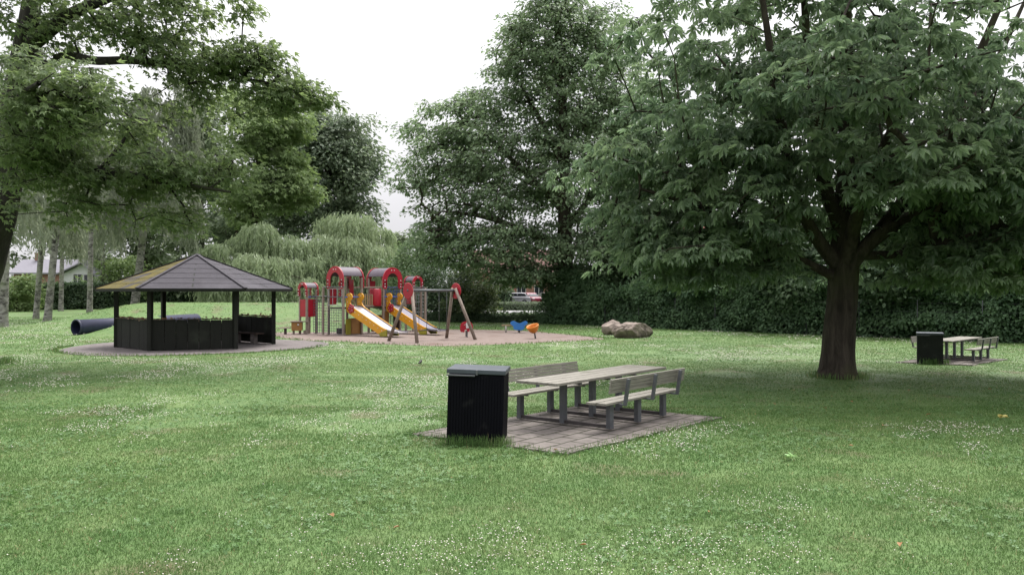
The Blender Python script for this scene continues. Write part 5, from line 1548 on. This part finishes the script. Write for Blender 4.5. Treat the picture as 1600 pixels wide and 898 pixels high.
# house with a red roof behind the hedge
hr = thing('tiled_house', 'house with a pinkish red tiled roof glimpsed through the chestnut leaves', 'house', (24.8, 96, 0))
m = MB(); m.box((0, 5, 3.2), (11, 9, 6.4)); m.build('wall', white_w, hr)
m = MB(); m.add([(-6, -.2, 6.2), (6, -.2, 6.2), (6, 5, 10.2), (-6, 5, 10.2), (6, 10.2, 6.2), (-6, 10.2, 6.2)], [(0, 1, 2, 3), (3, 2, 4, 5)]); m.add([(-5.5, .5, 6.2), (-5.5, 9.5, 6.2), (-5.5, 5, 10.0)], [(0, 1, 2)]); rr = m.build('roof', rtile_m, hr)
m = MB(); m.box((2.2, 5, 10.5), (.8, .8, 1.6)); m.build('chimney', brick_w, rr)
for x in (-3.4, 0, 3.4): window(hr, x, .47, 4.6, 1.2, 1.4)


def car(label, loc, rz, paint):
    t = thing('parked_car', label, 'car', loc, rz, 'cars parked beyond the road')
    body = [(-2.0, .32), (-2.05, .62), (-1.98, .9), (-1.2, .98), (1.05, .98), (1.95, .86), (2.08, .6), (2.02, .32)]
    cab = [(-1.72, .94), (-1.4, 1.38), (-.95, 1.47), (.25, 1.45), (.6, 1.32), (1.2, .95)]
    m = MB(); m.prism(body, 1.7, XZ); m.prism(cab, 1.42, XZ); o = m.build('body', paint, t)
    bv = o.modifiers.new('soft', 'BEVEL'); bv.width = .09; bv.segments = 3; bv.limit_method = 'ANGLE'
    m = MB()
    m.add([(.62, -.63, 1.30), (.62, .63, 1.30), (1.17, .66, .99), (1.17, -.66, .99)], [(0, 1, 2, 3)], False, Matrix.Translation((.03, 0, .012)))
    m.add([(-1.42, -.63, 1.34), (-1.42, .63, 1.34), (-1.68, .66, .99), (-1.68, -.66, .99)], [(3, 2, 1, 0)], False, Matrix.Translation((-.03, 0, .012)))
    for s in (-1, 1):
        for a, b in (((-1.45, -.45)), ((-.38, .5))):
            m.add([(a, s * .725, 1.0), (b + .1, s * .725, 1.0), (b - .05, s * .722, 1.36), (a + .12, s * .722, 1.36)], [(0, 1, 2, 3)])
    m.build('window', glass_m, t)
    for x in (-1.3, 1.3):
        for s in (-1, 1):
            M = Matrix.Translation((x, s * .78, .31)) @ Matrix.Rotation(R(90), 4, 'X')
            m = MB(); m.lathe([(.18, -.1), (.29, -.1), (.31, -.06), (.31, .06), (.29, .1), (.18, .1)], 18, M); wv = m.build('wheel', surf('tyre', (.02, .02, .02), (.014, .014, .014), .8, 8, .1), t)
            m = MB(); m.lathe([(0, -.08), (.19, -.085), (.19, .085), (0, .08)], 14, M); m.build('rim', steel_m, wv)
    for s in (-1, 1):
        m = MB(); m.box((2.03, s * .6, .72), (.08, .3, .13), None, .02); m.build('headlight', surf('lamp', (.7, .7, .7), (.6, .6, .6), .2, 3, 0), t)
        m = MB(); m.box((-2.02, s * .66, .78), (.06, .22, .16), None, .02); m.build('tail_light', red_m, t)
    return t


drive = MB(); drive.add([(-12, 100, .62), (16, 100, .62), (16, 112, .7), (-12, 112, .7), (-12, 100, -.1), (16, 100, -.1)], [(0, 1, 2, 3), (4, 5, 1, 0)])
tag(drive.build('driveway', asph), 'raised paved driveway in front of the brick house', kind='structure')
car('silver grey hatchback parked beyond the garden hedge, in front of brick', (.4, 103.5, .62), R(172), surf('silver_paint', (.42, .42, .45), (.38, .38, .41), .3, 2, 0, metallic=.5, coat=.5))
car('dark red car with a pale windscreen, parked nose towards the road', (2.3, 105.5, .62), R(-62), surf('red_paint', (.24, .015, .04), (.2, .012, .035), .3, 2, 0, coat=.5))
car('black car parked at the end of the row beside the red one', (4.6, 104.5, .62), R(-75), surf('black_paint', (.02, .02, .025), (.016, .016, .02), .25, 2, 0, coat=.5))
